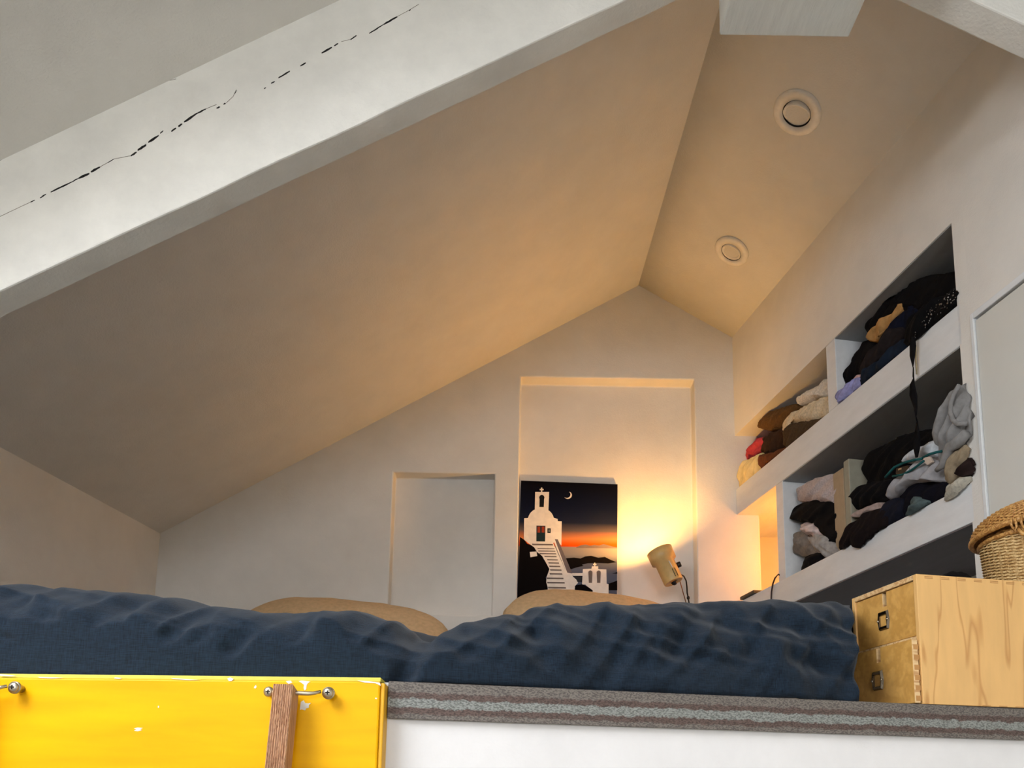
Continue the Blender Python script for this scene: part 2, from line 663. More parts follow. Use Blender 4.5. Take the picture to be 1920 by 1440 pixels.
mb = MB()
nseg = 44
x0, x1 = -2.05, 0.67
vs = []
for i in range(nseg + 1):
    x = x0 + (x1 - x0) * i / nseg
    j = 0.004 * noise.noise(Vector((x * 6, 3, 0)))
    j2 = 0.004 * noise.noise(Vector((x * 6, 9, 0)))
    top = slope_z(x, 1.70) + 0.03
    vs += [Vector((x, YT0, raf_z(x) + j)), Vector((x, YT1, raf_z(x) + j2)), Vector((x, YT1, top)), Vector((x, YT0, top))]
fs = [(0, 1, 2, 3), tuple(nseg * 4 + k for k in (3, 2, 1, 0))]
for i in range(nseg):
    a = i * 4
    for k in range(4):
        k2 = (k + 1) % 4
        fs.append((a + k, a + 4 + k, a + 4 + k2, a + k2))
mb.add(vs, fs)
beam = mb.build('rafter_beam', M_beam, bevel=.004, seg=2)
tag(beam, 'long sloping white painted beam with a black dashed crack along its face', 'beam')

CR = [(57, 379, 65, 375, 1), (75, 371, 86, 364, 1.2), (95, 360, 132.5, 342, 1.6), (132.5, 342, 147, 334, 1), (147, 334, 167.5, 325, 2.2), (170, 322, 187.5, 313, 2.4), (245, 292, 256, 285, 2),
      (258, 281.5, 274, 271.5, 2.8), (278, 266.5, 297.5, 254, 2.4), (300, 250, 306, 245, 1.4), (321, 246, 330, 240, 1.8), (334, 237, 341.5, 232, 2), (345, 228.5, 370, 212, 2.3), (370, 212, 386, 204, 1.4),
      (406, 202.5, 412.5, 200, 1.4), (419, 195, 423, 193.5, 1.2), (495, 166, 498.5, 164, .9), (508, 156, 515, 152.5, 1.2), (522, 146, 543.5, 133, 1.7), (563, 123.5, 573.5, 117.5, 1.4), (603, 99, 622.5, 88.5, 1.8),
      (626, 86, 634, 81, 1.3), (657, 74, 668.5, 66.5, 1.3), (692, 62.5, 720, 45, 1.3), (720, 45, 745, 31, 2.0), (767, 20, 770, 18, .9), (200, 306, 214, 298, .7), (440, 176, 444, 169, .6)]
for (ax, ay, bx, by, w) in CR:
    nn = 7
    top, bot = [], []
    for i in range(nn):
        t = i / (nn - 1)
        ww = w * (0.35 + 0.65 * math.sin(math.pi * min(1, max(0, 0.1 + 0.8 * t)))) * random.uniform(0.75, 1.15)
        cx, cy = ax + (bx - ax) * t, ay + (by - ay) * t + random.uniform(-.3, .3)
        top.append(PB(cx, cy - ww, YT0 - .0006))
        bot.append(PB(cx, cy + ww, YT0 - .0006))
    MB().prism(top + bot[::-1], (0, .004, 0)).build('crack', M_dark, beam)
M_hair = plain('hairline_crack', (138, 130, 118), 0.9)
for pts in ([(0, 406), (25, 394), (57, 379)], [(187, 313), (200, 306), (214, 298), (245, 292)], [(386, 204), (406, 196)], [(424, 193), (437, 181), (443, 168)], [(745, 31), (767, 19), (785, 8)], [(640, 78), (657, 74)],
            [(0, 301), (60, 268), (150, 222), (200, 204)], [(310, 152), (322, 150), (330, 148)]):
    MB().tube([PB(x, y, YT0) for x, y in pts], .0007, 4).build('hairline', M_hair, beam)

# right-hand rafter
mb = MB()
rr = lambda x: 2.147 - 0.53 * (x - 0.673)
mb.hexa([(0.673, YT0, rr(.673)), (1.7, YT0, rr(1.7)), (1.7, YT1, rr(1.7)), (0.673, YT1, rr(.673)), (0.673, YT0, rr(.673) + .36), (1.7, YT0, rr(1.7) + .36), (1.7, YT1, rr(1.7) + .36), (0.673, YT1, rr(.673) + .36)])
tag(mb.build('rafter_beam', M_beam, bevel=.004), 'short sloping white beam in the upper corner above the closet door', 'beam')
# ridge beam
mb = MB().box(0.497, 0.823, -6.2, 1.763, 1.898, 2.42)
tag(mb.build('ridge_beam', M_purlin, bevel=.004), 'thick white ridge beam end hanging under the roof peak', 'beam')

# ==================================================================== recessed spotlights
M_dl = plain('white_lamp_enamel', (240, 236, 228), 0.4)
M_dl_in = plain('frosted_lens', (205, 204, 200), 0.3)


def downlight(px, py, rad, label, tilt):
    # plane of the short slope near the point
    best = None
    for i in range(400):
        y = 1.9 + i * 0.0045
        r = ray(px, py)
        p = r * (y / r.y)
        xr, xw = ridge_x(y), rw_x(y)
        t = (p.x - xr) / (xw - xr)
        dz = p.z - (2.53 + (right_top(y) - 2.53) * t)
        if best is None or abs(dz) < best[0]:
            best = (abs(dz), p, y)
    p, y = best[1], best[2]
    tx = Vector((rw_x(y) - ridge_x(y), 0, right_top(y) - 2.53)).normalized()
    ty = Vector((ridge_x(y + .1) - ridge_x(y), .1, 0)).normalized()
    nrm = tx.cross(ty).normalized()
    if nrm.z > 0:
        nrm = -nrm
    root = thing('recessed_spotlight', label, 'ceiling light', p, 'recessed spotlights in the short roof slope')
    o = p
    MB().lathe([(rad * .60, -.004), (rad * .60, .008), (rad * .93, .008), (rad, .003), (rad, -.004), (rad * .60, -.004)], o, nrm, 48).build('trim_ring', M_dl, root)
    MB().lathe([(rad * .60, .001), (rad * .60, .0050), (rad * .55, .0050), (rad * .55, .001), (rad * .60, .001)], o, nrm, 48).build('shadow_gap', M_dark, root)
    n2 = (nrm + tx * tilt[0] + ty * tilt[1]).normalized()
    MB().lathe([(rad * .56, .000), (rad * .57, .007), (rad * .53, .010), (rad * .46, .004), (rad * .40, -.012), (rad * .38, -.02), (rad * .56, -.02), (rad * .56, 0)], o, n2, 48).build('gimbal', M_dl, root)
    MB().lathe([(rad * .44, -.016), (rad * .42, -.010), (rad * .2, -.006), (0.0001, -.005)], o, n2, 40).build('lens', M_dl_in, root)


downlight(1495, 211, .086, 'recessed white spotlight nearer the ridge beam end', (0.1, 0.25))
downlight(1372, 471, .078, 'smaller recessed white spotlight closer to the gable wall', (0.0, 0.12))

# ==================================================================== built-in shelving
shelf = thing('built_in_shelving', 'white painted built-in shelving with clothes along the wall beside the bed', 'shelving', W(.8, .2, ZL))
M_under = brushed('grey_soffit', (150, 152, 152), 0.5, (30, 6, 30), 0.08, 0.3)
M_under2 = brushed('slate_soffit', (92, 88, 92), 0.5, (30, 6, 30), 0.12, 0.3)
MB().wbox(S_LD[1] + .001, S_P0, .002, SD, Z_MB - .004, Z_MB + .001).build('soffit_panel', M_under, shelf)  # underside panels coloured darker than the white shelf boards
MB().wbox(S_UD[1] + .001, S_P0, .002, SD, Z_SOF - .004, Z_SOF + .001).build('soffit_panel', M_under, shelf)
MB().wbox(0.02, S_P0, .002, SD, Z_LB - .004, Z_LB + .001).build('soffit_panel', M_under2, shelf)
MB().wbox(-0.33, S_P0 + .01, 0.0, SD, Z_MB, Z_MT).build('shelf', M_shelfpaint, shelf, bevel=.003)
MB().wbox(-0.33, S_P0 + .01, 0.0, SD, Z_LB, Z_LT).build('shelf', M_shelfpaint, shelf, bevel=.003)
MB().wbox(S_UD[0], S_UD[1], 0.001, SD, Z_MT, Z_SOF).build('divider', M_shelfpaint, shelf, bevel=.002)
MB().wbox(S_LD[0], S_LD[1], 0.001, SD, Z_LT, Z_MB).build('divider', M_shelfpaint, shelf, bevel=.002)
MB().wbox(S_P0, S_P1, 0, SD, ZL, Z_SOF).build('end_post', M_wall, shelf)
MB().wbox(-0.33, S_P1, SD, SD + .03, ZL, Z_SOF).build('back_panel', M_shelfpaint, shelf)

# ==================================================================== loft edge: steel angle, yellow board
m, nt, b = newmat('mill_scale_steel')
co = coords(nt)
sx = N(nt, 'ShaderNodeSeparateXYZ'); L(nt, co, sx.inputs[0])
nj = N(nt, 'ShaderNodeTexNoise', Scale=45.0, Detail=8.0, Roughness=0.75); L(nt, co, nj.inputs['Vector'])
ml = N(nt, 'ShaderNodeMath', operation='MULTIPLY_ADD'); ml.inputs[1].default_value = 0.022
L(nt, nj.outputs['Fac'], ml.inputs[0]); L(nt, sx.outputs['Z'], ml.inputs[2])
mr = N(nt, 'ShaderNodeMapRange'); mr.inputs['From Min'].default_value = 0.011; mr.inputs['From Max'].default_value = 0.071
L(nt, ml.outputs[0], mr.inputs['Value'])
br, gr, g2 = lin((92, 76, 70)), lin((132, 136, 132)), lin((112, 106, 100))
rp = ramp(nt, mr.outputs[0], [(0.0, g2), (0.14, g2), (0.18, br), (0.32, br), (0.35, gr), (0.58, gr), (0.61, br), (0.74, br), (0.78, g2), (1.0, g2)])
co2 = coords(nt, (120, 120, 260), (0, 0.9, 0.6))
ns = N(nt, 'ShaderNodeTexNoise', Scale=2.0, Detail=3.0); L(nt, co2, ns.inputs['Vector'])
mx = N(nt, 'ShaderNodeMix', data_type='RGBA', blend_type='MULTIPLY'); mx.inputs[0].default_value = 0.75
L(nt, rp.outputs['Color'], mx.inputs[6])
rs2 = ramp(nt, ns.outputs['Fac'], [(0.42, (0.42, 0.40, 0.39, 1)), (0.56, (1.25, 1.22, 1.18, 1))])
L(nt, rs2.outputs['Color'], mx.inputs[7])
L(nt, mx.outputs[2], b.inputs['Base Color'])
b.inputs['Roughness'].default_value = 0.55
b.inputs['Metallic'].default_value = 0.25
bump(nt, b, ns.outputs['Fac'], 0.3, 0.002)
M_steel = m
BX0, BX1 = -0.205, 1.36
bar = thing('steel_angle', 'dark mill-scale steel angle bar edging the loft platform', 'steel bar', (0.4, y_edge(.4), ZL - .062))
yf = lambda x, o: y_edge(x) + o
MB().hexa([(BX0, yf(BX0, 0), ZL - .061), (BX1, yf(BX1, 0), ZL - .061), (BX1, yf(BX1, .006), ZL - .061), (BX0, yf(BX0, .006), ZL - .061),
           (BX0, yf(BX0, 0), ZL), (BX1, yf(BX1, 0), ZL), (BX1, yf(BX1, .006), ZL), (BX0, yf(BX0, .006), ZL)]).build('vertical_leg', M_steel, bar, bevel=.0012)
MB().hexa([(BX0, yf(BX0, .006), ZL - .004), (BX1, yf(BX1, .006), ZL - .004), (BX1, yf(BX1, .06), ZL - .004), (BX0, yf(BX0, .06), ZL - .004),
           (BX0, yf(BX0, .006), ZL + .002), (BX1, yf(BX1, .006), ZL + .002), (BX1, yf(BX1, .06), ZL + .002), (BX0, yf(BX0, .06), ZL + .002)]).build('horizontal_leg', M_steel, bar)

# yellow painted board; white chips where the paint has come off
YY = 1.285
m, nt, b = newmat('yellow_gloss_paint')
co = coords(nt, (4, 40, 30))
n1 = N(nt, 'ShaderNodeTexNoise', Scale=1.0, Detail=5.0); L(nt, co, n1.inputs['Vector'])
r = ramp(nt, n1.outputs['Fac'], [(0.3, lin((228, 164, 0))), (0.7, lin((241, 181, 0)))])
L(nt, r.outputs['Color'], b.inputs['Base Color'])
b.inputs['Roughness'].default_value = 0.45
b.inputs['Specular IOR Level'].default_value = 0.15
bump(nt, b, n1.outputs['Fac'], 0.12, 0.004)
M_yel = m
yb = thing('yellow_board', 'bright yellow painted board with chipped edges below the duvet', 'board', (-1.2, YY, FLOOR))
yt = lambda x: 0.1725 + 0.0045 * (x + 0.84) / 0.63
xl, xr_ = -1.845, -0.213
MB().hexa([(xl, YY, FLOOR), (xr_, YY, FLOOR), (xr_, YY + .018, FLOOR), (xl, YY + .018, FLOOR), (xl, YY, yt(xl) - .006), (xr_, YY, yt(xr_) - .006), (xr_, YY + .018, yt(xr_) - .006), (xl, YY + .018, yt(xl) - .006)]).build('face_board', M_yel, yb, bevel=.003)
MB().hexa([(xl, YY + .004, yt(xl) - .006), (xr_, YY + .004, yt(xr_) - .006), (xr_, YY + .05, yt(xr_) - .006), (xl, YY + .05, yt(xl) - .006),
           (xl, YY + .004, yt(xl) + .001), (xr_, YY + .004, yt(xr_) + .001), (xr_, YY + .05, yt(xr_) + .001), (xl, YY + .05, yt(xl) + .001)]).build('edge_strip', plain('worn_yellow_green', (206, 196, 72), 0.6), yb, bevel=.001)
MB().box(xr_, xr_ + .007, YY + .004, YY + .05, FLOOR, yt(xr_) - .008).build('side_strip', plain('dull_yellow', (226, 168, 18), 0.5), yb, bevel=.002)
M_chip = plain('bare_white_primer', (226, 224, 212), 0.8)


def chip(pts):
    MB().prism([PB(x, y, YY - .0005) for x, y in pts], (0, .002, 0)).build('paint_chip', M_chip, yb)


chip([(560, 1277), (566, 1276), (575, 1277), (582, 1278), (577, 1281), (575, 1285), (574, 1292), (571, 1295), (569, 1290), (570, 1284), (566, 1281)])
chip([(536, 1277), (545, 1276), (548, 1280), (541, 1282), (538, 1280)])
chip([(564, 1316), (569, 1313), (572, 1318), (578, 1319), (583, 1318), (579, 1322), (579, 1327), (574, 1328), (572, 1332), (566, 1330), (562, 1331), (563, 1324)])
chip([(477, 1287), (480, 1284), (481, 1288), (479, 1291), (476, 1290)])
chip([(251, 1366), (258, 1364), (268, 1365), (262, 1367), (266, 1369), (258, 1371), (251, 1370), (256, 1368)])
chip([(426, 1272), (432, 1270), (438, 1273), (434, 1277), (429, 1277)])
chip([(0, 1264), (12, 1265), (30, 1267), (20, 1268), (0, 1267)])
chip([(70, 1269), (100, 1270), (118, 1271), (96, 1272), (75, 1271)])
chip([(215, 1270), (228, 1271), (224, 1273), (214, 1272)])
chip([(320, 1271), (345, 1273), (375, 1275), (350, 1275), (325, 1273)])
chip([(670, 1276), (690, 1277), (712, 1280), (714, 1286), (704, 1281), (684, 1280)])
chip([(704, 1308), (707, 1309), (706, 1311), (703, 1310)])
chip([(296, 1324), (298, 1323), (298, 1327), (296, 1327)])


def screw_head(root, px, py, y, rad=.0085):
    c = PB(px, py, y)
    h = MB().lathe([(rad * .7, .004), (rad, .0), (rad, -.002), (rad * .85, -.0045), (rad * .5, -.006), (0.0001, -.0065)], c, (0, 1, 0), 24).build('screw', M_zinc, root)
    mbx = MB()
    mbx.box(c.x - rad * .42, c.x + rad * .42, c.y - .0072, c.y - .004, c.z - rad * .09, c.z + rad * .09)
    mbx.box(c.x - rad * .09, c.x + rad * .09, c.y - .0073, c.y - .004, c.z - rad * .42, c.z + rad * .42)
    mbx.build('cross_slot', M_dark, h)


# ladder leaning on the yellow board
M_lad = wood('larch', (212, 164, 124), (150, 102, 70), 'Z', 130, 9, 0.55, along=2.0, sharp=(0.1, 0.95), st=0.6)
M_lad2 = wood('larch_side', (206, 152, 92), (180, 122, 70), 'Z', 60, 4, 0.5, along=1.0)
lad = thing('wooden_ladder', 'brown grooved wooden ladder hooked to the yellow board', 'ladder', (-.6, .9, FLOOR))


def stile(xc):
    wv_, th = .0305, .036
    yt_, zt = 1.240, 0.146
    tl = 0.14
    yb_, zb = yt_ - (zt - FLOOR) * tl, FLOOR
    prof = []
    ng = 9
    front = []
    for i in range(ng * 2 + 1):
        u = i / (ng * 2)
        front.append((-wv_ / 2 + wv_ * u, -0.0018 * (i % 2)))
    sec = front + [(wv_ / 2, th), (-wv_ / 2, th)]
    mbx = MB()
    vs = [Vector((xc + a, yb_ + b_, zb)) for a, b_ in sec] + [Vector((xc + a, yt_ + b_, zt + (0.012 - b_ * .25))) for a, b_ in sec]
    n_ = len(sec)
    mbx.add(vs, [tuple(range(n_))[::-1], tuple(range(n_, 2 * n_))] + [(i, (i + 1) % n_, n_ + (i + 1) % n_, n_ + i) for i in range(n_)])
    return mbx.build('stile', M_lad, lad)


XS = -0.357
for xc in (XS, XS - .50):
    stile(xc)
for i in range(6):
    z = FLOOR + .26 + i * .27
    y = 1.240 - (0.146 - z) * 0.14 + .018
    MB().box(XS - .50 + .015, XS - .015, y - .012, y + .014, z - .016, z + .016).build('rung', M_lad2, lad, bevel=.004)
for x0_, dx in ((0, 0), (-.50, -.0)):
    c = PB(615, 1299, YY - .022)
    zr = c.z - .002
    xa, xb = XS - .033 + x0_, c.x + x0_
    pts = [(xa, YY - .02, zr + .002), (XS + x0_, YY - .024, zr + .001), (xb - .03, YY - .024, zr), (xb - .022, YY - .022, zr + .001), (xb - .012, YY - .019, zr + .004)]
    hk = MB().tube(pts, [.0035, .0035, .0036, .003, .0028], 10).build('hook_rod', M_zinc, lad)
    MB().lathe([(.005, -.002), (.010, -.002), (.010, .002), (.005, .002), (.005, -.002)], (xb, YY - .018, c.z), (0, 1, 0), 24).build('eyelet', M_zinc, hk)
    for xx in (xb, xa + .004):
        pr = Vector((xx, YY - .02, c.z))
        MB().lathe([(.006, .02), (.0075, .0), (.0085, -.0015), (.0075, -.004), (.004, -.0055), (.0001, -.006)], pr, (0, 1, 0), 24).build('screw', M_zinc, lad)
        q = MB().box(xx - .0035, xx + .0035, YY - .0268, YY - .024, c.z - .0008, c.z + .0008).box(xx - .0008, xx + .0008, YY - .0269, YY - .024, c.z - .0035, c.z + .0035)
        q.build('cross_slot', M_dark, lad)

# ==================================================================== bed
M_linen_w = fabric('white_mattress_cover', (214, 208, 198), 600)
mb = MB().hexa([(-1.70, y_edge(-1.7) + .22, ZL), (.70, y_edge(.70) + .16, ZL), (.86, 3.62, ZL), (-1.62, 3.62, ZL), (-1.70, y_edge(-1.7) + .22, ZL + .09), (.70, y_edge(.70) + .16, ZL + .09), (.86, 3.62, ZL + .09), (-1.62, 3.62, ZL + .09)])
tag(mb.build('mattress', M_linen_w, bevel=.04, seg=3), 'low pale mattress lying under the navy duvet', 'mattress')

# duvet ---------------------------------------------------------------
sil_f = [(-120, 1104), (0, 1108), (25, 1102), (60, 1106), (130, 1109), (150, 1113), (185, 1120), (250, 1125), (330, 1127), (375, 1132), (430, 1141), (470, 1139), (500, 1147), (560, 1151), (640, 1153), (700, 1153), (735, 1160), (765, 1172), (785, 1190), (800, 1206), (822, 1206), (845, 1190), (880, 1181), (920, 1168), (960, 1159), (1010, 1151),
         (1080, 1147), (1160, 1143), (1250, 1141), (1330, 1141), (1420, 1142), (1500, 1145), (1600, 1149), (1700, 1152)]
sil_b = [(-120, 1100), (400, 1148), (600, 1152), (690, 1152), (740, 1155), (780, 1166), (820, 1180), (840, 1190), (870, 1212), (930, 1220), (1000, 1190), (1100, 1160), (1700, 1160)]


def crest_table(sil, off):
    t = []
    for px, py in sil:
        r = ray(px, py)
        # vertical plane y = y_edge(x) + off
        p = r * ((1.358 + off) / (r.y - 0.2 * r.x))
        if p.x < -0.215:
            p = r * ((1.315 + off) / r.y)
        t.append((p.x, p.z))
    return t


OF, OB = 0.30, 0.75
TF, TB = crest_table([(x, y + 9 - 5 * sstep(850, 1000, x) + 11 * sstep(330, 520, x) * (1 - sstep(740, 800, x))) for x, y in sil_f], OF), crest_table([(x, y + 12 + 9 * sstep(330, 520, x) * (1 - sstep(760, 840, x))) for x, y in sil_b], OB)
NU, NV = 420, 130
vs, fs = [], []


def duvet_pt(u, v):
    """v: 0 at the front hem, 0.45 crest, 1 far edge"""
    base_off = 0.012
    if v < 0.5:
        t = v / 0.5
        a = t * math.pi / 2
        oy = base_off + (OF - base_off) * (1 - math.cos(a) ** 0.75) if t < 1 else OF
        oy = base_off + (OF - base_off) * (t ** 1.9)
        hz = math.sin(a) ** 0.8 if t > 0 else 0
    else:
        oy = OF + (v - 0.5) / 0.5 * 1.55
        hz = 1
    xr = 0.656 + 0.35 * min(oy, .26) + 0.26 * sstep(0.26, 0.42, oy)
    x = -1.72 + (xr + 1.72) * u
    hf = interp(TF, x) - ZL
    hb = interp(TB, x) - ZL
    if oy <= OF:
        z = ZL + .004 + hf * hz
    else:
        t = sstep(OF, OB, oy)
        z = ZL + hf * (1 - t) + hb * t
        if oy > OB:
            z -= (oy - OB) * 0.06
        if hf > 0.1:
            z -= 0.035 * math.sin(math.pi * min(1, (oy - OF) / (OB - OF)))
    y = y_edge(x) + oy
    front = 1 - sstep(OF * 0.9, OF * 1.4, oy)
    p = Vector((x, y, z))
    # folds: tall vertical puckers hanging down the front, softer dents, crest scallops
    f1 = noise.noise(Vector((x * 11, z * 3.0 + 2, 1.3)))
    f2 = noise.noise(Vector((x * 24 + z * 9, z * 7, 5.1)))
    f3 = noise.noise(Vector((x * 4.2, z * 8, 8.8)))
    f4 = noise.noise(Vector((x * 3, z * 26 + x * 6, 3.3)))
    ridged = (0.5 - abs(noise.noise(Vector((x * 8 + z * 4, z * 2.2, 11)))))
    low = sstep(0.0, 0.10, z - ZL)
    amp = (0.35 + 0.65 * sstep(-1.0, -0.4, x))
    rid2 = 0.5 - abs(noise.noise(Vector((x * 15 - z * 10, z * 5 + 4, 21))))
    rid3 = 0.5 - abs(noise.noise(Vector((x * 7 + z * 22, z * 14, 31))))
    wr = noise.noise(Vector((x * 60, z * 34, 2.2)))
    disp = 0.030 * f1 + 0.016 * f2 + 0.024 * f3 + 0.008 * f4 + 0.045 * (ridged - 0.3) * amp + 0.042 * (rid2 - 0.3) * amp + 0.028 * (rid3 - .3) + 0.004 * wr
    p.y -= disp * front * (0.35 + 0.65 * low)
    p.z += (0.004 * noise.noise(Vector((x * 14, oy * 10, 2))) + 0.0035 * noise.noise(Vector((x * 34, oy * 8, 7)))) * sstep(.15, .9, hz)
    if front < 1:
        p.z += (1 - front) * 0.008 * noise.noise(Vector((x * 5, y * 5, 4)))
    # gathered fold beside the dip
    g = math.exp(-((x + 0.19 - (z - ZL) * 0.35) / 0.028) ** 2) * front
    p.y += 0.035 * g
    g2_ = math.exp(-((x + 0.115 - (z - ZL) * 0.05) / 0.04) ** 2) * front
    p.y -= 0.02 * g2_
    if p.y < y_edge(p.x) + 0.008:
        p.y = y_edge(p.x) + 0.008
    if p.x < -0.19 and p.y < YY + .058:
        p.y = YY + .058
    return p


for j in range(NV + 1):
    for i in range(NU + 1):
        vs.append(duvet_pt(i / NU, j / NV))
for j in range(NV):
    for i in range(NU):
        a = j * (NU + 1) + i
        fs.append((a, a + 1, a + NU + 2, a + NU + 1))
mb = MB()
mb.add(vs, fs, True)
m, nt, b = newmat('navy_linen')
co = coords(nt)
wx = N(nt, 'ShaderNodeTexNoise', Scale=1.0, Detail=3.0)
L(nt, coords(nt, (60, 60, 900)), wx.inputs['Vector'])
wz = N(nt, 'ShaderNodeTexNoise', Scale=1.0, Detail=3.0)
L(nt, coords(nt, (900, 300, 50)), wz.inputs['Vector'])
ad = N(nt, 'ShaderNodeMath', operation='ADD'); L(nt, wx.outputs['Fac'], ad.inputs[0]); L(nt, wz.outputs['Fac'], ad.inputs[1])
hf_ = N(nt, 'ShaderNodeMath', operation='MULTIPLY'); hf_.inputs[1].default_value = 0.5; L(nt, ad.outputs[0], hf_.inputs[0])
r = ramp(nt, hf_.outputs[0], [(0.35, lin((11, 18, 27))), (0.65, lin((27, 43, 58)))])
L(nt, r.outputs['Color'], b.inputs['Base Color'])
b.inputs['Roughness'].default_value = 0.92
b.inputs['Specular IOR Level'].default_value = 0.2
b.inputs['Sheen Weight'].default_value = 0.1
bump(nt, b, hf_.outputs[0], 0.35, 0.003)
dv = mb.build('duvet', m)
md = dv.modifiers.new('thickness', 'SOLIDIFY'); md.thickness = 0.012; md.offset = -1
tag(dv, 'rumpled dark navy linen duvet spread over the bed', 'duvet')


# pillows -------------------------------------------------------------
def pillow(label, centre, w, h, th, tilt, roll, yaw, seed, mat):
    mbx = MB()
    n_ = 44
    rot = Matrix.Rotation(yaw, 4, 'Z') @ Matrix.Rotation(roll, 4, 'Y') @ Matrix.Rotation(tilt, 4, 'X')
    c = Vector(centre)
    vs, fs = [], []
    for side in (1, -1):
        for j in range(n_ + 1):
            for i in range(n_ + 1):
                a, b_ = -1 + 2 * i / n_, -1 + 2 * j / n_
                # pinched sides, pointed corners
                px_ = a * (1 - 0.20 * b_ ** 4 - 0.03 * (1 - b_ * b_)) * w / 2
                py_ = b_ * (1 - 0.24 * a ** 4 - 0.03 * (1 - a * a)) * h / 2
                e_ = max(0, (1 - abs(a) ** 2.6)) * max(0, (1 - abs(b_) ** 2.6))
                t = th / 2 * e_ ** 0.5
                t += e_ ** .3 * 0.011 * noise.noise(Vector((a * 3 + seed, b_ * 3, side)))
                t += e_ ** .3 * 0.004 * noise.noise(Vector((a * 9 + seed, b_ * 9, side)))
                edge = 0.006 * noise.noise(Vector((a * 5, b_ * 5, seed)))
                vs.append(c + rot @ Vector((px_ + edge, py_ + edge, side * t)))
    M_ = (n_ + 1) * (n_ + 1)
    for side in (0, 1):
        for j in range(n_):
            for i in range(n_):
                a = side * M_ + j * (n_ + 1) + i
                q = (a, a + 1, a + n_ + 2, a + n_ + 1)
                fs.append(q if side == 0 else q[::-1])
    mbx.add(vs, fs, True)
    o = mbx.build('pillow', mat)
    md = o.modifiers.new('weld', 'WELD'); md.merge_threshold = 0.0008
    return tag(o, label, 'pillow', 'beige pillows at the gable wall')


M_pil = fabric('beige_linen', (206, 176, 136), 700, var=0.12, bumps=0.3)
pillow('beige linen pillow propped under the framed church picture', (.372, 3.425, .595), .90, .76, .18, math.radians(58), math.radians(5), 0.03, 3, M_pil)
pillow('beige linen pillow below the small niche, mostly behind the duvet', (-.74, 3.355, .555), .98, .73, .18, math.radians(52), math.radians(5), 0.0, 8, M_pil)

# ==================================================================== picture in the tall niche
PT = [PB(977, 901, 3.757), PB(1158, 908, 3.757), PB(966, 1150, 3.700)]
pn = (PT[1] - PT[0]).cross(PT[2] - PT[0]).normalized()
if pn.y > 0:
    pn = -pn
pcn = pn.dot(PT[0])


def PP(x, y, lift=0.0):
    """pixel -> point on the canvas face, lifted towards the viewer"""
    return hit(x, y, pn, pcn) + pn * lift


quad = [PP(977, 901), PP(1158, 908), PP(1156.5, 1152), PP(968, 1150)]
pic = thing('canvas_picture', 'dark blue sunset picture of a white hilltop church and stairs', 'picture', (quad[2] + quad[3]) / 2)
m, nt, b = newmat('printed_sunset_canvas')
tc = N(nt, 'ShaderNodeTexCoord'); sp = N(nt, 'ShaderNodeSeparateXYZ'); L(nt, tc.outputs['Generated'], sp.inputs[0])
r = ramp(nt, sp.outputs['Z'], [(0.0, lin((70, 78, 98))), (0.38, lin((92, 96, 110))), (0.44, lin((140, 132, 128))), (0.495, lin((150, 138, 130))), (0.502, lin((214, 74, 12))), (0.525, lin((232, 92, 20))), (0.56, lin((214, 124, 70))), (0.62, lin((92, 80, 80))), (0.68, lin((26, 32, 52))), (0.8, lin((14, 20, 40))), (1.0, lin((9, 9, 14)))])
L(nt, r.outputs['Color'], b.inputs['Base Color']); b.inputs['Roughness'].default_value = 0.9; b.inputs['Specular IOR Level'].default_value = 0.05
MB().prism(quad, -pn * .018).build('canvas', m, pic)


def fcol(name, c):
    return plain('print_' + name, c, 0.9, 0.0, 0.05)


P_white, P_black, P_shade = fcol('white', (240, 228, 214)), fcol('black', (16, 12, 12)), fcol('shade', (120, 106, 98))
CX, CY, CS = 960, 890, 6.548


def pr(name, pts, mat, lift):
    MB().prism([PP(CX + x / CS, CY + y / CS, lift) for x, y in pts], -pn * .0004).build(name, mat, pic)


def arc(cx, cy, rx, ry, a0, a1, n_=14):
    return [(cx + rx * math.cos(math.radians(a0 + (a1 - a0) * i / n_)), cy - ry * math.sin(math.radians(a0 + (a1 - a0) * i / n_))) for i in range(n_ + 1)]


pr('printed_far_hills', [(790, 890), (840, 868), (900, 856), (960, 872), (1010, 862), (1070, 870), (1125, 852), (1180, 868), (1240, 885), (1290, 895), (1290, 905), (790, 900)], fcol('hazy_hill', (122, 104, 98)), .0005)
pr('printed_island', [(640, 1030), (760, 1018), (840, 1030), (900, 1004), (970, 996), (1060, 1020), (1140, 1010), (1210, 1045), (1285, 1075), (1180, 1090), (1060, 1085), (930, 1088), (860, 1105), (880, 1120), (790, 1140), (730, 1160), (640, 1160)], P_black, .0006)
pr('printed_shore', [(1180, 1340), (1240, 1320), (1292, 1300), (1292, 1420), (1180, 1420)], P_black, .0006)
pr('printed_reef', [(1230, 1215), (1292, 1196), (1292, 1216)], P_black, .0006)
pr('printed_cliff', [(98, 765), (150, 800), (190, 850), (270, 880), (300, 950), (380, 1000), (385, 1040), (440, 1080), (460, 1150), (440, 1220), (415, 1260), (430, 1340), (440, 1420), (440, 1700), (56, 1700)], P_black, .0007)
pr('printed_church', [(150, 535), (195, 533)] + arc(355, 560, 160, 150, 165, 122, 8) + [(280, 430), (285, 212), (455, 212), (447, 440)] + arc(355, 560, 160, 150, 52, 12, 8) + [(560, 545), (562, 572), (610, 574), (606, 870), (540, 800), (500, 850), (240, 850), (190, 832), (145, 795)], P_white, .0009)
pr('printed_stairs', [(190, 835), (500, 830), (660, 1180), (665, 1700), (420, 1700), (440, 1390), (420, 1320), (425, 1260), (460, 1160), (400, 1050), (370, 1000), (310, 950), (270, 890)], P_white, .0010)
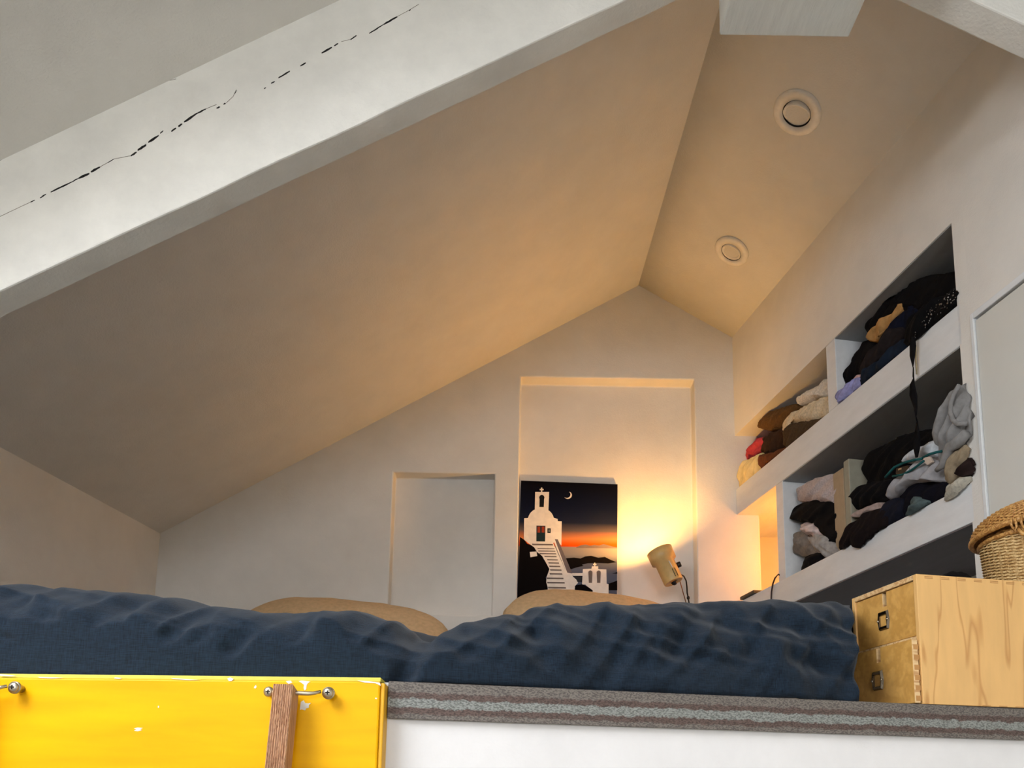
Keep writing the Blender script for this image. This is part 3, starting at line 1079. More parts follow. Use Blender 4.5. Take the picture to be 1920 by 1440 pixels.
for i, (a, c_, y) in enumerate([(245, 500, 858), (310, 520, 908), (320, 530, 938), (335, 540, 970), (395, 545, 1004), (430, 560, 1045), (445, 575, 1084), (455, 590, 1126), (465, 605, 1170), (460, 615, 1218), (425, 630, 1273), (430, 645, 1326), (440, 660, 1388)]):
    h_ = 10 if i == 0 else 6 + i * .35
    pr('printed_step', [(a, y - h_), (c_, y - h_ + 4), (c_ + 4, y + h_ + 2), (a + 6, y + h_)], P_shade, .0013)
pr('printed_wall_shade', [(525, 792), (562, 795), (735, 1200), (680, 1205), (665, 1170)], fcol('wall_shade', (112, 102, 104)), .0013)
pr('printed_stair_wall', [(500, 790), (530, 792), (690, 1205), (745, 1215), (745, 1250), (800, 1300), (810, 1330), (770, 1370), (775, 1420), (775, 1700), (660, 1700), (660, 1180)], P_white, .0012)
pr('printed_low_wall', [(740, 1208), (870, 1208), (870, 1242), (750, 1242)], P_white, .0012)
pr('printed_gate', [(748, 1243), (866, 1243), (866, 1320), (800, 1316), (790, 1290)], fcol('gate', (52, 52, 54)), .0012)
pr('printed_belfry', [(870, 1160), (975, 1156), (982, 1126), (1058, 1126), (1058, 1160), (1158, 1164), (1162, 1340), (1185, 1345), (1185, 1700), (800, 1700), (960, 1410), (900, 1350), (860, 1350)], P_white, .0013)
pr('printed_bush', [(770, 1400), (780, 1360), (860, 1346), (920, 1370), (990, 1420), (990, 1700), (770, 1700)], P_black, .0015)
for cx in (962, 1064):
    pr('printed_arch', [(cx - 26, 1190)] + arc(cx, 1205, 26, 28, 180, 0, 10)[1:-1] + [(cx + 26, 1190), (cx + 20, 1330), (cx - 20, 1330)], P_shade, .0016)
pr('printed_bell', [(336, 398), (338, 300)] + arc(366, 285, 33, 36, 180, 0, 10) + [(394, 300), (390, 398)], fcol('bell_dark', (30, 32, 34)), .0012)
pr('printed_door', [(300, 626), (410, 628), (406, 822), (298, 820)], fcol('door', (36, 52, 56)), .0012)
for x_ in (312, 364):
    pr('printed_door_light', [(x_, 640), (x_ + 34, 640), (x_ + 34, 712), (x_, 712)], fcol('door_glow', (150, 62, 40)), .0015)
pr('printed_small_window', [(434, 660), (476, 660), (475, 718), (434, 716)], fcol('win', (40, 44, 46)), .0012)
pr('printed_pane', [(446, 674), (464, 674), (464, 704), (446, 704)], fcol('pane', (120, 124, 116)), .0015)
for cx, cy, s_ in ((364, 184, 1.0), (1016, 1102, .85)):
    a, b_, c_ = 8 * s_, 24 * s_, 28 * s_
    pr('printed_cross', [(cx - a, cy - b_), (cx + a, cy - b_), (cx + a, cy - a), (cx + b_, cy - a), (cx + b_, cy + a), (cx + a, cy + a), (cx + a, cy + c_), (cx - a, cy + c_), (cx - a, cy + a), (cx - b_, cy + a), (cx - b_, cy - a), (cx - a, cy - a)], P_white, .0009)
mo = arc(685, 252, 50, 46, 62, -130, 18)
mi = arc(672, 244, 46, 42, -128, 52, 18)
pr('printed_moon', mo + mi, P_white, .0009)
pr('printed_rock', [(218, 950), (300, 944), (310, 1000), (226, 1014)], P_white, .0010)

# ==================================================================== spot lamp in the tall niche
def blackbody(lamp, t=None, c=None):
    lamp.color = c


M_cream = plain('cream_enamel', (214, 176, 112), 0.4)
ax = Vector((-0.36, 0.13, 0.905)).normalized()
top = PB(1236, 1033, 3.545)
bot = top - ax * .165
lampo = thing('clip_spot_lamp', 'small cream spot lamp shining up the niche beside the picture', 'lamp', (bot.x + .05, 3.62, .80))
hd = MB().lathe([(.0420, -.165), (.0445, -.160), (.0445, -.060), (.0580, -.055), (.0600, 0.0), (.0580, .0), (.0565, -.050), (.042, -.057), (.041, -.155), (.0001, -.158), (.0001, -.165), (.0420, -.165)], top, ax, 48).build('housing', M_cream, lampo)
me_, nt, b = newmat('lit_bulb')
nt.nodes.remove(b)
tr = N(nt, 'ShaderNodeBsdfTransparent'); em = N(nt, 'ShaderNodeEmission', Strength=18.0)
em.inputs['Color'].default_value = (1, 0.62, 0.22, 1)
ads = N(nt, 'ShaderNodeAddShader')
L(nt, tr.outputs[0], ads.inputs[0]); L(nt, em.outputs[0], ads.inputs[1])
L(nt, ads.outputs[0], nt.nodes['Material Output'].inputs['Surface'])
MB().lathe([(.0001, -.075), (.012, -.070), (.018, -.060), (.017, -.050), (.010, -.043), (.0001, -.040)], top, ax, 24).build('bulb', me_, lampo)
side = ax.cross(Vector((0, 1, 0))).normalized()
if side.x < 0:
    side = -side
vw = Vector((0, -1, 0))
k1 = top - ax * .095 + side * .054
MB().lathe([(.010, -.008), (.013, -.006), (.013, .010), (.009, .012)], k1, (side + vw * .3), 20).build('knob', M_black, lampo)
# bracket slot and lower knob
for o_ in (-.006, .006):
    MB().tube([top - ax * .110 + vw * .0445 + side * (.012 + o_), top - ax * .150 + vw * .0445 + side * (.012 + o_)], .0016, 6).build('slot', M_black, lampo)
MB().tube([top - ax * .07 + vw * .0445 + side * .008, top - ax * .105 + vw * .045 + side * .010], .0022, 6).build('highlight_strip', M_dl, lampo)
k2 = PB(1264, 1092, 3.52)
MB().lathe([(.0001, -.012), (.010, -.009), (.014, 0), (.010, .009), (.0001, .012)], k2, (0, 1, 0), 20).build('cable_gland', M_black, lampo)
cp = [PB(x, y, yy) for x, y, yy in [(1266, 1090, 3.52), (1269, 1081, 3.52), (1275, 1076.5, 3.53), (1282, 1080, 3.55), (1286.5, 1089, 3.57), (1288, 1100, 3.59), (1288.5, 1112, 3.62), (1290.5, 1121, 3.63), (1292, 1131, 3.64), (1293, 1150, 3.66)]]
MB().tube(cp, .0034, 8).build('cable', M_black, lampo)
MB().lathe([(.004, -.008), (.007, -.004), (.007, .004), (.004, .008)], cp[7], (0, 0, 1), 14).build('cable_clip', M_black, lampo)
st0, st1 = PB(1267, 1062, 3.56), PB(1292, 1143, 3.66)
MB().tube([st0, st1 + Vector((0, 0, -.02))], .0022, 8).build('stand_rod', plain('brass_rod', (150, 96, 40), .35, .8), lampo)
MB().lathe([(.0001, .012), (.03, .012), (.034, .008), (.034, 0), (.0001, 0)], Vector((st1.x, 3.695, .816)), (0, 0, 1), 32).build('foot', M_cream, lampo)
ld = bpy.data.lights.new('spot_lamp_light', 'POINT')
ld.energy = LAMP_W
ld.color = (1.0, 0.53, 0.13)
ld.shadow_soft_size = 0.018
lo = bpy.data.objects.new('spot_lamp_light', ld)
COL.objects.link(lo)
lo.parent = lampo
lo.location = (top - ax * .031) + Vector((0, 0, CZ)) - Vector(lampo.location)

# ==================================================================== lamp hidden in the shelf alcove
al = W(.27, .27, Z_LT)
alamp = thing('alcove_lamp', 'glowing orange lamp tucked in the shelf alcove, its dark cable hanging over the lower shelf', 'lamp', al)
MB().lathe([(.0001, .0), (.045, .0), (.045, .008), (.012, .014), (.012, .10), (.018, .105), (.018, .135), (.0001, .137)], al, (0, 0, 1), 28).build('base', M_cream, alamp)
ma_, nt, b = newmat('lit_amber_bulb')
nt.nodes.remove(b)
tr = N(nt, 'ShaderNodeBsdfTransparent'); em = N(nt, 'ShaderNodeEmission', Strength=5.0)
em.inputs['Color'].default_value = (1, 0.36, 0.06, 1)
ads = N(nt, 'ShaderNodeAddShader')
L(nt, tr.outputs[0], ads.inputs[0]); L(nt, em.outputs[0], ads.inputs[1])
L(nt, ads.outputs[0], nt.nodes['Material Output'].inputs['Surface'])
MB().lathe([(.0001, .132), (.014, .140), (.026, .165), (.030, .190), (.024, .214), (.0001, .225)], al, (0, 0, 1), 24).build('bulb', ma_, alamp)
s0, _ = WP(1447, 1130, -.01)
cab = [W(.33, .23, Z_LT + .01), W(.36, .10, Z_LT + .006)] + [W(*(lambda sz: (sz[0], -.006, sz[1]))(WP(x, y, -.006))) for x, y in [(1459, 1077), (1453, 1084), (1449, 1095), (1446.5, 1110), (1446, 1124), (1447, 1142), (1449, 1160)]]
MB().tube(cab, .0035, 8).build('cable', plain('dark_cable', (44, 22, 20), .5), alamp)
ad_ = bpy.data.lights.new('alcove_lamp_light', 'POINT')
ad_.energy = ALCOVE_W
ad_.color = (1.0, 0.36, 0.06)
ad_.shadow_soft_size = 0.032
ao = bpy.data.objects.new('alcove_lamp_light', ad_)
COL.objects.link(ao)
ao.parent = alamp
ao.location = (0, 0, .19)
# flat device on the end of the lower shelf
c0 = [WP(x, y, -.004) for x, y in [(1391, 1110), (1413, 1101), (1427, 1104), (1406, 1114)]]
dv_ = MB().wbox(.035, .175, -.012, .075, Z_LT + .001, Z_LT + .016)
tag(dv_.build('notebook', plain('olive_dark_cover', (74, 62, 40), .6), bevel=.003), 'small dark olive notebook lying at the end of the lower shelf', 'notebook')


# ==================================================================== clothes on the shelves
def crv(pts, n_=56):
    """closed Catmull-Rom through pts, resampled"""
    m_ = len(pts)
    out = []
    per_ = max(3, n_ // m_ + 1)
    for i in range(m_):
        p0, p1, p2, p3 = (Vector(pts[(i + k) % m_] + (0,)) if len(pts[0]) == 2 else Vector(pts[(i + k) % m_]) for k in (-1, 0, 1, 2))
        for k in range(per_):
            t = k / per_
            out.append(0.5 * ((2 * p1) + (p2 - p0) * t + (2 * p0 - 5 * p1 + 4 * p2 - p3) * t * t + (3 * p1 - p0 - 3 * p2 + p3) * t ** 3))
    return out


G_UL, G_UR, G_LL, G_LR = 'clothes on the upper shelf by the gable', 'clothes on the upper shelf by the closet', 'clothes on the lower shelf by the alcove', 'clothes on the lower shelf by the closet'


def garment(name, label, px, d, mat, group, depth=.16, shelf_z=None, bulge=.022, folds=1.0, seed=0, dirn=0.0, cat='clothing', limit=None):
    pts = [WP(x, y, d) for x, y in px]
    ring = crv(pts, 84)
    cs = sum(p.x for p in ring) / len(ring)
    cz = sum(p.y for p in ring) / len(ring)
    n_ = len(ring)
    prof = [(.55, depth), (.86, depth * .92), (.98, depth * .55), (1.0, .045), (1.0, .028), (.985, .014), (.94, .004), (.90, -.004)] + [(.9 * (1 - i / 15), -1 + .9 * (1 - i / 15) ** 2) for i in range(1, 15)]
    vs, fs = [], []
    ca, sa = math.cos(dirn), math.sin(dirn)

    def place(s, dd, z, amp):
        # folds run along direction dirn in the shelf plane
        a = (s - cs) * ca + (z - cz) * sa
        b_ = -(s - cs) * sa + (z - cz) * ca
        w_ = noise.noise(Vector((a * 7 + seed, b_ * 38, seed * 3.1))) * .016 + noise.noise(Vector((a * 22 + seed, b_ * 70, seed * 1.7))) * .005 + noise.noise(Vector((a * 16, b_ * 16 + seed, 4))) * .007 + (0.5 - abs(noise.noise(Vector((a * 5, b_ * 22, seed + 9))))) * .014
        dd2 = dd - w_ * folds * amp
        e1 = noise.noise(Vector((s * 30, z * 30, seed + 2))) * .004 * folds
        s2, z2 = s + e1, z + noise.noise(Vector((s * 24, z * 24, seed + 5))) * .004 * folds
        if shelf_z is not None and z2 < shelf_z + .012 and d + dd2 > -.004:
            z2 = shelf_z + .0015
        if shelf_z is not None and z2 < shelf_z + .0015 and d + dd2 > -.006:
            dd2 = -.008 - d
        if d + dd2 > -.002:                             # keep inside its compartment
            if cz > Z_MT - .03:
                z2 = min(max(z2, Z_MT + .0015), Z_SOF - .007)
                s2 = min(max(s2, .003), S_UD[0] - .003) if cs < S_UD[0] else min(max(s2, S_UD[1] + .003), S_P0 - .003)
            else:
                z2 = min(max(z2, Z_LT + .0015), Z_MB - .007)
                s2 = min(max(s2, S_LD[1] + .003), S_P0 - .003)
        return W(s2, d + dd2, z2)

    for sc_, dd in prof:
        o_ = dd if dd >= -.01 else dd * bulge
        amp = 1.0 if sc_ < .99 or dd < .02 else .4
        if dd > .04:
            amp = .3
        for p in ring:
            vs.append(place(cs + (p.x - cs) * sc_, o_, cz + (p.y - cz) * sc_, amp))
    for j in range(len(prof) - 1):
        for i in range(n_):
            i2 = (i + 1) % n_
            fs.append((j * n_ + i, j * n_ + i2, (j + 1) * n_ + i2, (j + 1) * n_ + i))
    fs.append(tuple(range(n_))[::-1])
    vs.append(place(cs, -bulge, cz, 1.0))
    c_ = len(vs) - 1
    j = (len(prof) - 1) * n_
    for i in range(n_):
        fs.append((j + i, j + (i + 1) % n_, c_))
    mbx = MB()
    mbx.add(vs, fs, True)
    o = mbx.build(name, mat)
    tag(o, label, cat, group)
    return o


F = lambda n_, c, **k: fabric('cloth_' + n_, c, **k)
BLK = F('black', (12, 10, 11), sheen=0.02)
# --- upper compartment by the gable
garment('rolled_scarf', 'cream patterned scarf rolled up on the upper shelf corner at the gable', [(1381, 890), (1385, 880), (1396, 866), (1410, 856), (1426, 848), (1434, 852), (1436, 868), (1432, 888), (1412, 906), (1395, 918), (1387, 913), (1382, 902)], .03, F('cream', (226, 206, 150), var=.2, fuzz=25), G_UL, .14, Z_MT, seed=1, dirn=.7)
garment('folded_vest', 'small pink red top squeezed behind the cream scarf', [(1397, 862), (1399, 848), (1405, 838), (1415, 828), (1425, 820), (1437, 822), (1436, 842), (1424, 852), (1410, 858), (1401, 866)], .06, F('pink', (176, 62, 72)), G_UL, .14, seed=2)
garment('rolled_jumper', 'brown knitted jumper rolled on top of the dark brown clothes', [(1416, 789), (1422, 779), (1456, 767), (1477, 760), (1497, 757), (1507, 763), (1490, 780), (1472, 797), (1464, 806), (1446, 809), (1428, 805), (1419, 798)], .05, F('brown', (92, 66, 36), fuzz=120), G_UL, .16, seed=3, dirn=.6)
garment('folded_trousers', 'dark brown folded trousers between the pink top and the corduroy pair', [(1433, 821), (1452, 809), (1468, 802), (1478, 812), (1478, 837), (1464, 852), (1443, 857), (1432, 855), (1429, 843), (1434, 829)], .035, F('darkbrown', (56, 38, 26)), G_UL, .16, seed=4, dirn=.9)
garment('folded_shirt', 'reddish brown shirt at the bottom beside the cream scarf', [(1424, 855), (1434, 852), (1462, 846), (1480, 836), (1476, 850), (1444, 878), (1432, 882), (1426, 868)], .025, F('redbrown', (104, 60, 34)), G_UL, .16, Z_MT, seed=5, dirn=.8)
garment('folded_sweater', 'white fluffy sweater uppermost on the pile next to the upper divider', [(1495, 752), (1498, 744), (1515, 735), (1538, 720), (1556, 708), (1562, 725), (1558, 742), (1538, 746), (1515, 757), (1503, 762), (1497, 759)], .05, F('white', (222, 212, 196), bumps=.6, fuzz=150), G_UL, .18, seed=6, dirn=.6)
garment('folded_cardigan', 'cream cardigan spilling over the brown corduroy trousers', [(1467, 806), (1468, 795), (1480, 778), (1497, 767), (1515, 757), (1538, 748), (1560, 742), (1562, 772), (1544, 785), (1523, 791), (1500, 793), (1480, 798), (1470, 809)], .022, F('ivory', (214, 196, 164), bumps=.5, fuzz=120), G_UL, .18, seed=7, dirn=.7)
garment('corduroy_trousers', 'brown corduroy trousers folded at the bottom of the pile by the divider', [(1468, 806), (1486, 794), (1507, 788), (1528, 786), (1548, 782), (1530, 802), (1504, 824), (1480, 845), (1472, 838), (1469, 820)], .015, F('corduroy', (78, 60, 40), fuzz=160), G_UL, .16, Z_MT, seed=8, dirn=.6)
# --- upper compartment by the closet
garment('black_jumper', 'big black jumper heaped on top of the upper pile by the closet', [(1620, 611), (1628, 593), (1647, 566), (1669, 550), (1706, 531), (1735, 517), (1774, 510), (1806, 510), (1812, 560), (1790, 570), (1735, 590), (1694, 590), (1657, 615), (1638, 625), (1626, 628), (1620, 622)], .06, BLK, G_UR, .2, bulge=.02, seed=11, dirn=.6)
garment('tan_top', 'narrow tan folded top under the big black jumper', [(1628, 636), (1632, 624), (1653, 601), (1677, 583), (1686, 571), (1696, 567), (1698, 576), (1684, 596), (1671, 613), (1652, 628), (1644, 640), (1632, 642)], .035, F('tan', (176, 134, 82)), G_UR, .18, bulge=.012, seed=12, dirn=.8)
garment('black_garment', 'black folded garment at the divider end of the upper pile', [(1579, 714), (1585, 702), (1603, 675), (1605, 661), (1614, 653), (1622, 638), (1636, 636), (1644, 651), (1632, 675), (1620, 698), (1613, 710), (1599, 720), (1585, 730), (1579, 724)], .05, F('jet', (14, 12, 14), sheen=.02), G_UR, .18, bulge=.015, seed=13, dirn=.9)
garment('navy_jumper', 'dark navy folded jumper between the tan top and the sequinned garment', [(1650, 640), (1664, 615), (1684, 593), (1700, 574), (1722, 578), (1714, 606), (1700, 628), (1672, 650), (1655, 652)], .040, F('navydark', (14, 17, 32)), G_UR, .18, bulge=.012, seed=14, dirn=.8)
garment('charcoal_jeans', 'charcoal brown jeans folded above the blue denim pair', [(1612, 696), (1616, 679), (1638, 655), (1665, 624), (1684, 612), (1700, 622), (1690, 640), (1660, 668), (1638, 690), (1622, 702), (1614, 708)], .028, F('charcoal', (34, 28, 28)), G_UR, .18, bulge=.014, seed=15, dirn=.8)
garment('blue_jeans', 'dark blue denim jeans folded at the edge of the upper shelf', [(1612, 706), (1622, 694), (1649, 675), (1681, 645), (1698, 632), (1703, 655), (1685, 675), (1650, 700), (1627, 720), (1616, 722)], .012, F('denim', (24, 34, 48), weave=1200), G_UR, .18, Z_MT, bulge=.014, seed=16, dirn=.8)
garment('folded_shirt', 'lavender folded shirt at the bottom of the upper pile by the divider', [(1571, 745), (1579, 733), (1599, 716), (1611, 706), (1622, 712), (1612, 727), (1590, 748), (1577, 758)], .008, F('lavender', (150, 150, 196)), G_UR, .16, Z_MT, bulge=.010, seed=17, dirn=.8)
garment('pink_garment', 'thin pale pink garment lying on the lavender shirt', [(1583, 733), (1598, 715), (1610, 702), (1615, 706), (1604, 718), (1588, 734)], .014, F('palepink', (214, 180, 176)), G_UR, .12, bulge=.006, seed=18, folds=.5)
sq = garment('sequin_top', 'black sequinned top hanging over the edge of the upper shelf', [(1694, 632), (1706, 602), (1725, 578), (1754, 558), (1782, 545), (1806, 538), (1808, 562), (1786, 582), (1758, 606), (1738, 628), (1718, 644), (1702, 650), (1695, 644)], .004, F('sequin_black', (10, 9, 10), sheen=0.0), G_UR, .16, None, bulge=.022, seed=19, dirn=.7)
mbs = MB()
rnd = random.Random(4)
for i in range(70):
    t = rnd.random()
    px_, py_ = 1706 + t * 84 + rnd.uniform(-4, 4), 630 - t * 74 + rnd.uniform(-18, 8)
    s_, z_ = WP(px_, py_, -.022)
    r_ = rnd.uniform(.0015, .0035)
    aa, bb = rnd.uniform(-.7, .7), rnd.uniform(-.7, .7)
    c_ = W(s_, -.022, z_)
    n_ = (-WN + WA * aa + Vector((0, 0, bb))).normalized()
    mbs.lathe([(.0001, -.0006), (r_, 0), (.0001, .0006)], c_, n_, 6)
so = mbs.build('sequins', plain('sequin_shine', (150, 150, 150), .15, 1.0), sq)
so['kind'] = 'stuff'
# black ribbon hanging from the upper shelf
rb = thing('black_ribbon', 'twisted black ribbon strap hanging from the upper shelf edge', 'ribbon', W(*(lambda q: (q[0], -.01, q[1]))(WP(1719, 858, -.01))))
rp_ = [(1713, 632, 3), (1712, 648, 4), (1711, 668, 5), (1713, 690, 3), (1713, 706, 1.6), (1711, 722, 5), (1713, 742, 5.5), (1717, 764, 5), (1719, 786, 3), (1720, 804, 5), (1720, 822, 4.5), (1719, 840, 5), (1719, 858, 4.5)]
va = []
for x, y, w_ in rp_:
    for sgn in (-1, 1):
        s_, z_ = WP(x + sgn * w_ * .75, y, -.028)
        va.append(W(s_, -.028 + .006 * math.sin(y * .07) * sgn, z_))
m_ = MB(); m_.add(va, [(2 * i, 2 * i + 1, 2 * i + 3, 2 * i + 2) for i in range(len(rp_) - 1)], True)
ro = m_.build('ribbon_band', F('ribbon', (14, 12, 14)), rb)
md = ro.modifiers.new('thickness', 'SOLIDIFY'); md.thickness = .0015
m_ = MB(); va = []
for x, y in ((1717, 646), (1717.5, 664), (1718, 684), (1719, 702)):
    for sgn in (-1, 1):
        s_, z_ = WP(x + sgn * 1.2, y, -.012)
        va.append(W(s_, -.012, z_))
m_.add(va, [(2 * i, 2 * i + 1, 2 * i + 3, 2 * i + 2) for i in range(3)], True)
md = m_.build('care_label', F('tape', (196, 186, 150)), rb).modifiers.new('thickness', 'SOLIDIFY'); md.thickness = .001
# --- lower compartment by the alcove
garment('fluffy_garment', 'pale pink white fluffy garment topmost beside the storage boxes', [(1491, 932), (1497, 915), (1522, 899), (1560, 888), (1580, 890), (1580, 940), (1566, 946), (1535, 943), (1497, 941)], .05, F('fluff', (192, 178, 174), bumps=.7, fuzz=150), G_LL, .2, seed=21, dirn=.3)
garment('black_sweatshirt', 'black sweatshirt under the pale fluffy garment beside the boxes', [(1480, 962), (1490, 946), (1522, 936), (1567, 940), (1576, 960), (1577, 1022), (1566, 1022), (1545, 998), (1527, 982), (1502, 979), (1485, 973)], .04, BLK, G_LL, .2, seed=22, dirn=.2)
garment('pale_blouse', 'pale pink crumpled blouse tucked under the black sweatshirt', [(1501, 984), (1512, 978), (1528, 976), (1545, 990), (1556, 1006), (1540, 1010), (1522, 1004), (1507, 994)], .045, F('blush', (206, 188, 184)), G_LL, .16, seed=23, folds=1.6)
garment('grey_jumper', 'taupe grey rolled jumper at the divider end of the lower shelf', [(1484, 1015), (1487, 1001), (1507, 994), (1522, 1006), (1538, 1030), (1534, 1043), (1505, 1045), (1488, 1034)], .05, F('taupe', (134, 124, 114)), G_LL, .18, seed=24, dirn=.3)
garment('grey_shirt', 'light grey shirt slanting down towards the shelf edge', [(1514, 1006), (1534, 1001), (1554, 1006), (1574, 1030), (1572, 1044), (1552, 1048), (1532, 1032)], .03, F('lightgrey', (158, 154, 150)), G_LL, .16, seed=25, dirn=-.7)
garment('brown_pouch', 'tiny brown pouch tucked in the grey clothes', [(1511, 996), (1522, 993), (1534, 1002), (1530, 1010), (1518, 1007)], .028, plain('brown_leather', (70, 44, 28), .5), G_LL, .05, seed=26, cat='pouch', folds=.4, bulge=.008)
garment('cloth_bundle', 'black cloth bundle at the bottom front of the lower shelf', [(1507, 1046), (1530, 1036), (1556, 1040), (1562, 1050), (1520, 1072), (1508, 1074)], .025, F('jet2', (16, 14, 16)), G_LL, .16, Z_LT, seed=27)
# storage boxes standing upright
s1a, s1b = WP(1566, 1000, .03)[0], WP(1587, 1000, .03)[0]
zt1 = WP(1575, 880, .03)[1]
tag(MB().wbox(s1a, s1b - .004, .03, .29, Z_LT + .001, zt1).build('storage_box', plain('tan_card', (164, 144, 116), .75), bevel=.003), 'slim tan storage box standing upright beside the pale fluffy garment', 'box', 'upright boxes on the lower shelf')
zt2 = WP(1590, 860, .03)[1]
tag(MB().wbox(s1b, s1b + .035, .03, .29, Z_LT + .001, zt2).build('storage_box', plain('sage_card', (152, 148, 130), .75), bevel=.003), 'slim pale sage storage box standing upright, taller than its tan neighbour', 'box', 'upright boxes on the lower shelf')
# --- lower compartment by the closet
garment('black_hoodie', 'large black hoodie heaped under the ribbon on the lower shelf', [(1612, 882), (1620, 856), (1650, 835), (1685, 817), (1722, 807), (1757, 803), (1780, 812), (1776, 850), (1722, 880), (1690, 905), (1680, 930), (1655, 940), (1625, 915)], .09, BLK, G_LR, .2, bulge=.03, seed=31, dirn=.5)
garment('rolled_garment', 'black rolled garment poking out below the large black hoodie', [(1590, 940), (1600, 922), (1620, 909), (1650, 900), (1680, 900), (1684, 930), (1660, 944), (1635, 949), (1605, 956), (1595, 953)], .05, F('jet3', (14, 13, 15)), G_LR, .2, seed=32, dirn=.4)
garment('pale_garment', 'thin pale mauve garment below the black rolled one', [(1599, 968), (1612, 956), (1635, 947), (1654, 941), (1660, 956), (1642, 960), (1612, 970)], .035, F('mauve', (170, 152, 146)), G_LR, .14, seed=33, folds=.6, bulge=.01)
garment('draped_garment', 'black brown garment draped over the front edge of the lower shelf', [(1569, 1026), (1585, 990), (1615, 965), (1647, 953), (1668, 955), (1664, 985), (1640, 1003), (1620, 1026), (1605, 1029), (1596, 1022), (1575, 1034)], -.004, F('blackbrown', (24, 16, 16)), G_LR, .16, None, bulge=.02, seed=34, dirn=.6)
garment('navy_jeans', 'navy denim jeans next to the draped black brown garment', [(1655, 947), (1672, 935), (1698, 930), (1702, 960), (1690, 985), (1660, 1000), (1645, 1003), (1650, 975)], .012, F('navydenim', (22, 23, 34), weave=1200), G_LR, .18, Z_LT, seed=35, dirn=.5)
garment('navy_sweater', 'dark navy sweater under the light grey sweatshirt', [(1690, 925), (1710, 905), (1747, 900), (1786, 903), (1790, 925), (1760, 948), (1724, 965), (1695, 982), (1686, 960)], .022, F('navyblack', (14, 13, 22)), G_LR, .18, Z_LT, seed=36, dirn=.4)
garment('teal_scarf', 'grey teal scarf bunched at the shelf edge under the navy sweater', [(1699, 954), (1706, 938), (1718, 931), (1734, 932), (1747, 940), (1752, 946), (1730, 962), (1704, 974)], .006, F('greyteal', (84, 98, 98), bumps=.6), G_LR, .14, Z_LT, seed=37, folds=1.5)
garment('grey_sweatshirt', 'light heather grey sweatshirt with sleeve stretched along the lower shelf', [(1667, 922), (1675, 902), (1697, 890), (1722, 870), (1747, 858), (1780, 868), (1786, 900), (1740, 905), (1712, 910), (1694, 924), (1672, 937)], .008, F('heather', (164, 162, 164), var=.15), G_LR, .18, None, bulge=.024, seed=38, dirn=.6, folds=1.3)
garment('white_tee', 'bright white tee shirt on top of the teal lanyard', [(1692, 864), (1710, 847), (1735, 834), (1760, 824), (1776, 828), (1776, 850), (1755, 858), (1722, 862), (1700, 868)], .04, F('brightwhite', (204, 210, 216)), G_LR, .16, seed=39, dirn=.5)
garment('hooded_sweatshirt', 'thick light grey hooded sweatshirt against the shelving end post', [(1756, 812), (1764, 787), (1780, 750), (1795, 730), (1812, 716), (1826, 740), (1828, 810), (1812, 835), (1796, 845), (1784, 862), (1768, 882), (1757, 886), (1766, 850), (1762, 832)], -.002, F('heather2', (140, 138, 136), var=.15, bumps=.5), G_LR, .2, None, bulge=.03, seed=40, dirn=1.0, folds=1.6)
hood = [o for o in bpy.data.objects if o.name == 'hooded_sweatshirt'][0]
tp = lambda L_, d_: [W(*(lambda q: (q[0], d_, q[1]))(WP(x, y, d_))) for x, y in L_]
MB().tube(tp([(1799, 722), (1789, 738), (1783, 755), (1782, 774), (1787, 788), (1797, 796), (1812, 794)], -.034), .007, 8).build('hood_hem', F('heather2', (0, 0, 0)), hood)
MB().tube(tp([(1812, 812), (1796, 830), (1782, 838), (1776, 852), (1768, 872), (1756, 882)], -.026), [.014, .018, .016, .014, .012, .007], 10).build('sleeve', F('heather2', (0, 0, 0)), hood)
garment('beige_trousers', 'beige cotton trousers squeezed against the end post', [(1774, 872), (1782, 847), (1800, 836), (1822, 834), (1828, 862), (1806, 880), (1796, 896), (1781, 912), (1775, 894)], .0, F('beige', (150, 134, 110)), G_LR, .18, None, seed=41, dirn=.8)
garment('brown_garment', 'dark brown bundled garment between beige trousers and cream towel', [(1792, 886), (1799, 867), (1815, 858), (1830, 862), (1828, 890), (1805, 897)], -.004, F('umber', (40, 28, 26)), G_LR, .14, None, seed=42, bulge=.012)
garment('cream_towel', 'cream towel at the bottom corner by the end post', [(1773, 930), (1780, 910), (1798, 894), (1822, 884), (1830, 905), (1815, 924), (1790, 938), (1776, 942)], .004, F('towel', (186, 180, 164), bumps=.7, fuzz=150), G_LR, .16, Z_LT, seed=43, dirn=.6)
ln = thing('lanyard', 'teal cord lanyard with a small black pouch on the grey sweatshirt', 'lanyard', W(*(lambda q: (q[0], -.02, q[1]))(WP(1690, 895, -.02))))
M_teal = F('teal', (30, 84, 84))
MB().tube(tp([(1660, 895), (1668, 886), (1677, 876), (1694, 868), (1712, 863), (1728, 860)], -.030), .0042, 8).build('cord', M_teal, ln)
MB().tube(tp([(1674, 893), (1692, 890), (1708, 882), (1722, 872), (1732, 864)], -.030), .0036, 8).build('cord', M_teal, ln)
MB().tube(tp([(1728, 860), (1742, 852), (1756, 848), (1766, 846)], -.024), .0042, 8).build('cord', M_teal, ln)
p4 = tp([(1680, 878), (1702, 872), (1706, 880), (1690, 890), (1679, 889)], -.028)
MB().prism(p4, WN * .012).build('pouch', M_black, ln, bevel=.002)
MB().prism(tp([(1684, 879), (1690, 877), (1690, 880), (1684, 882)], -.0295), WN * .002).build('buckle', M_chrome, ln)
MB().prism(tp([(1731, 858), (1742, 856), (1748, 866), (1738, 872), (1730, 866)], -.026), WN * .01).build('tag', plain('tag_card', (206, 188, 172), .7), ln, bevel=.002)

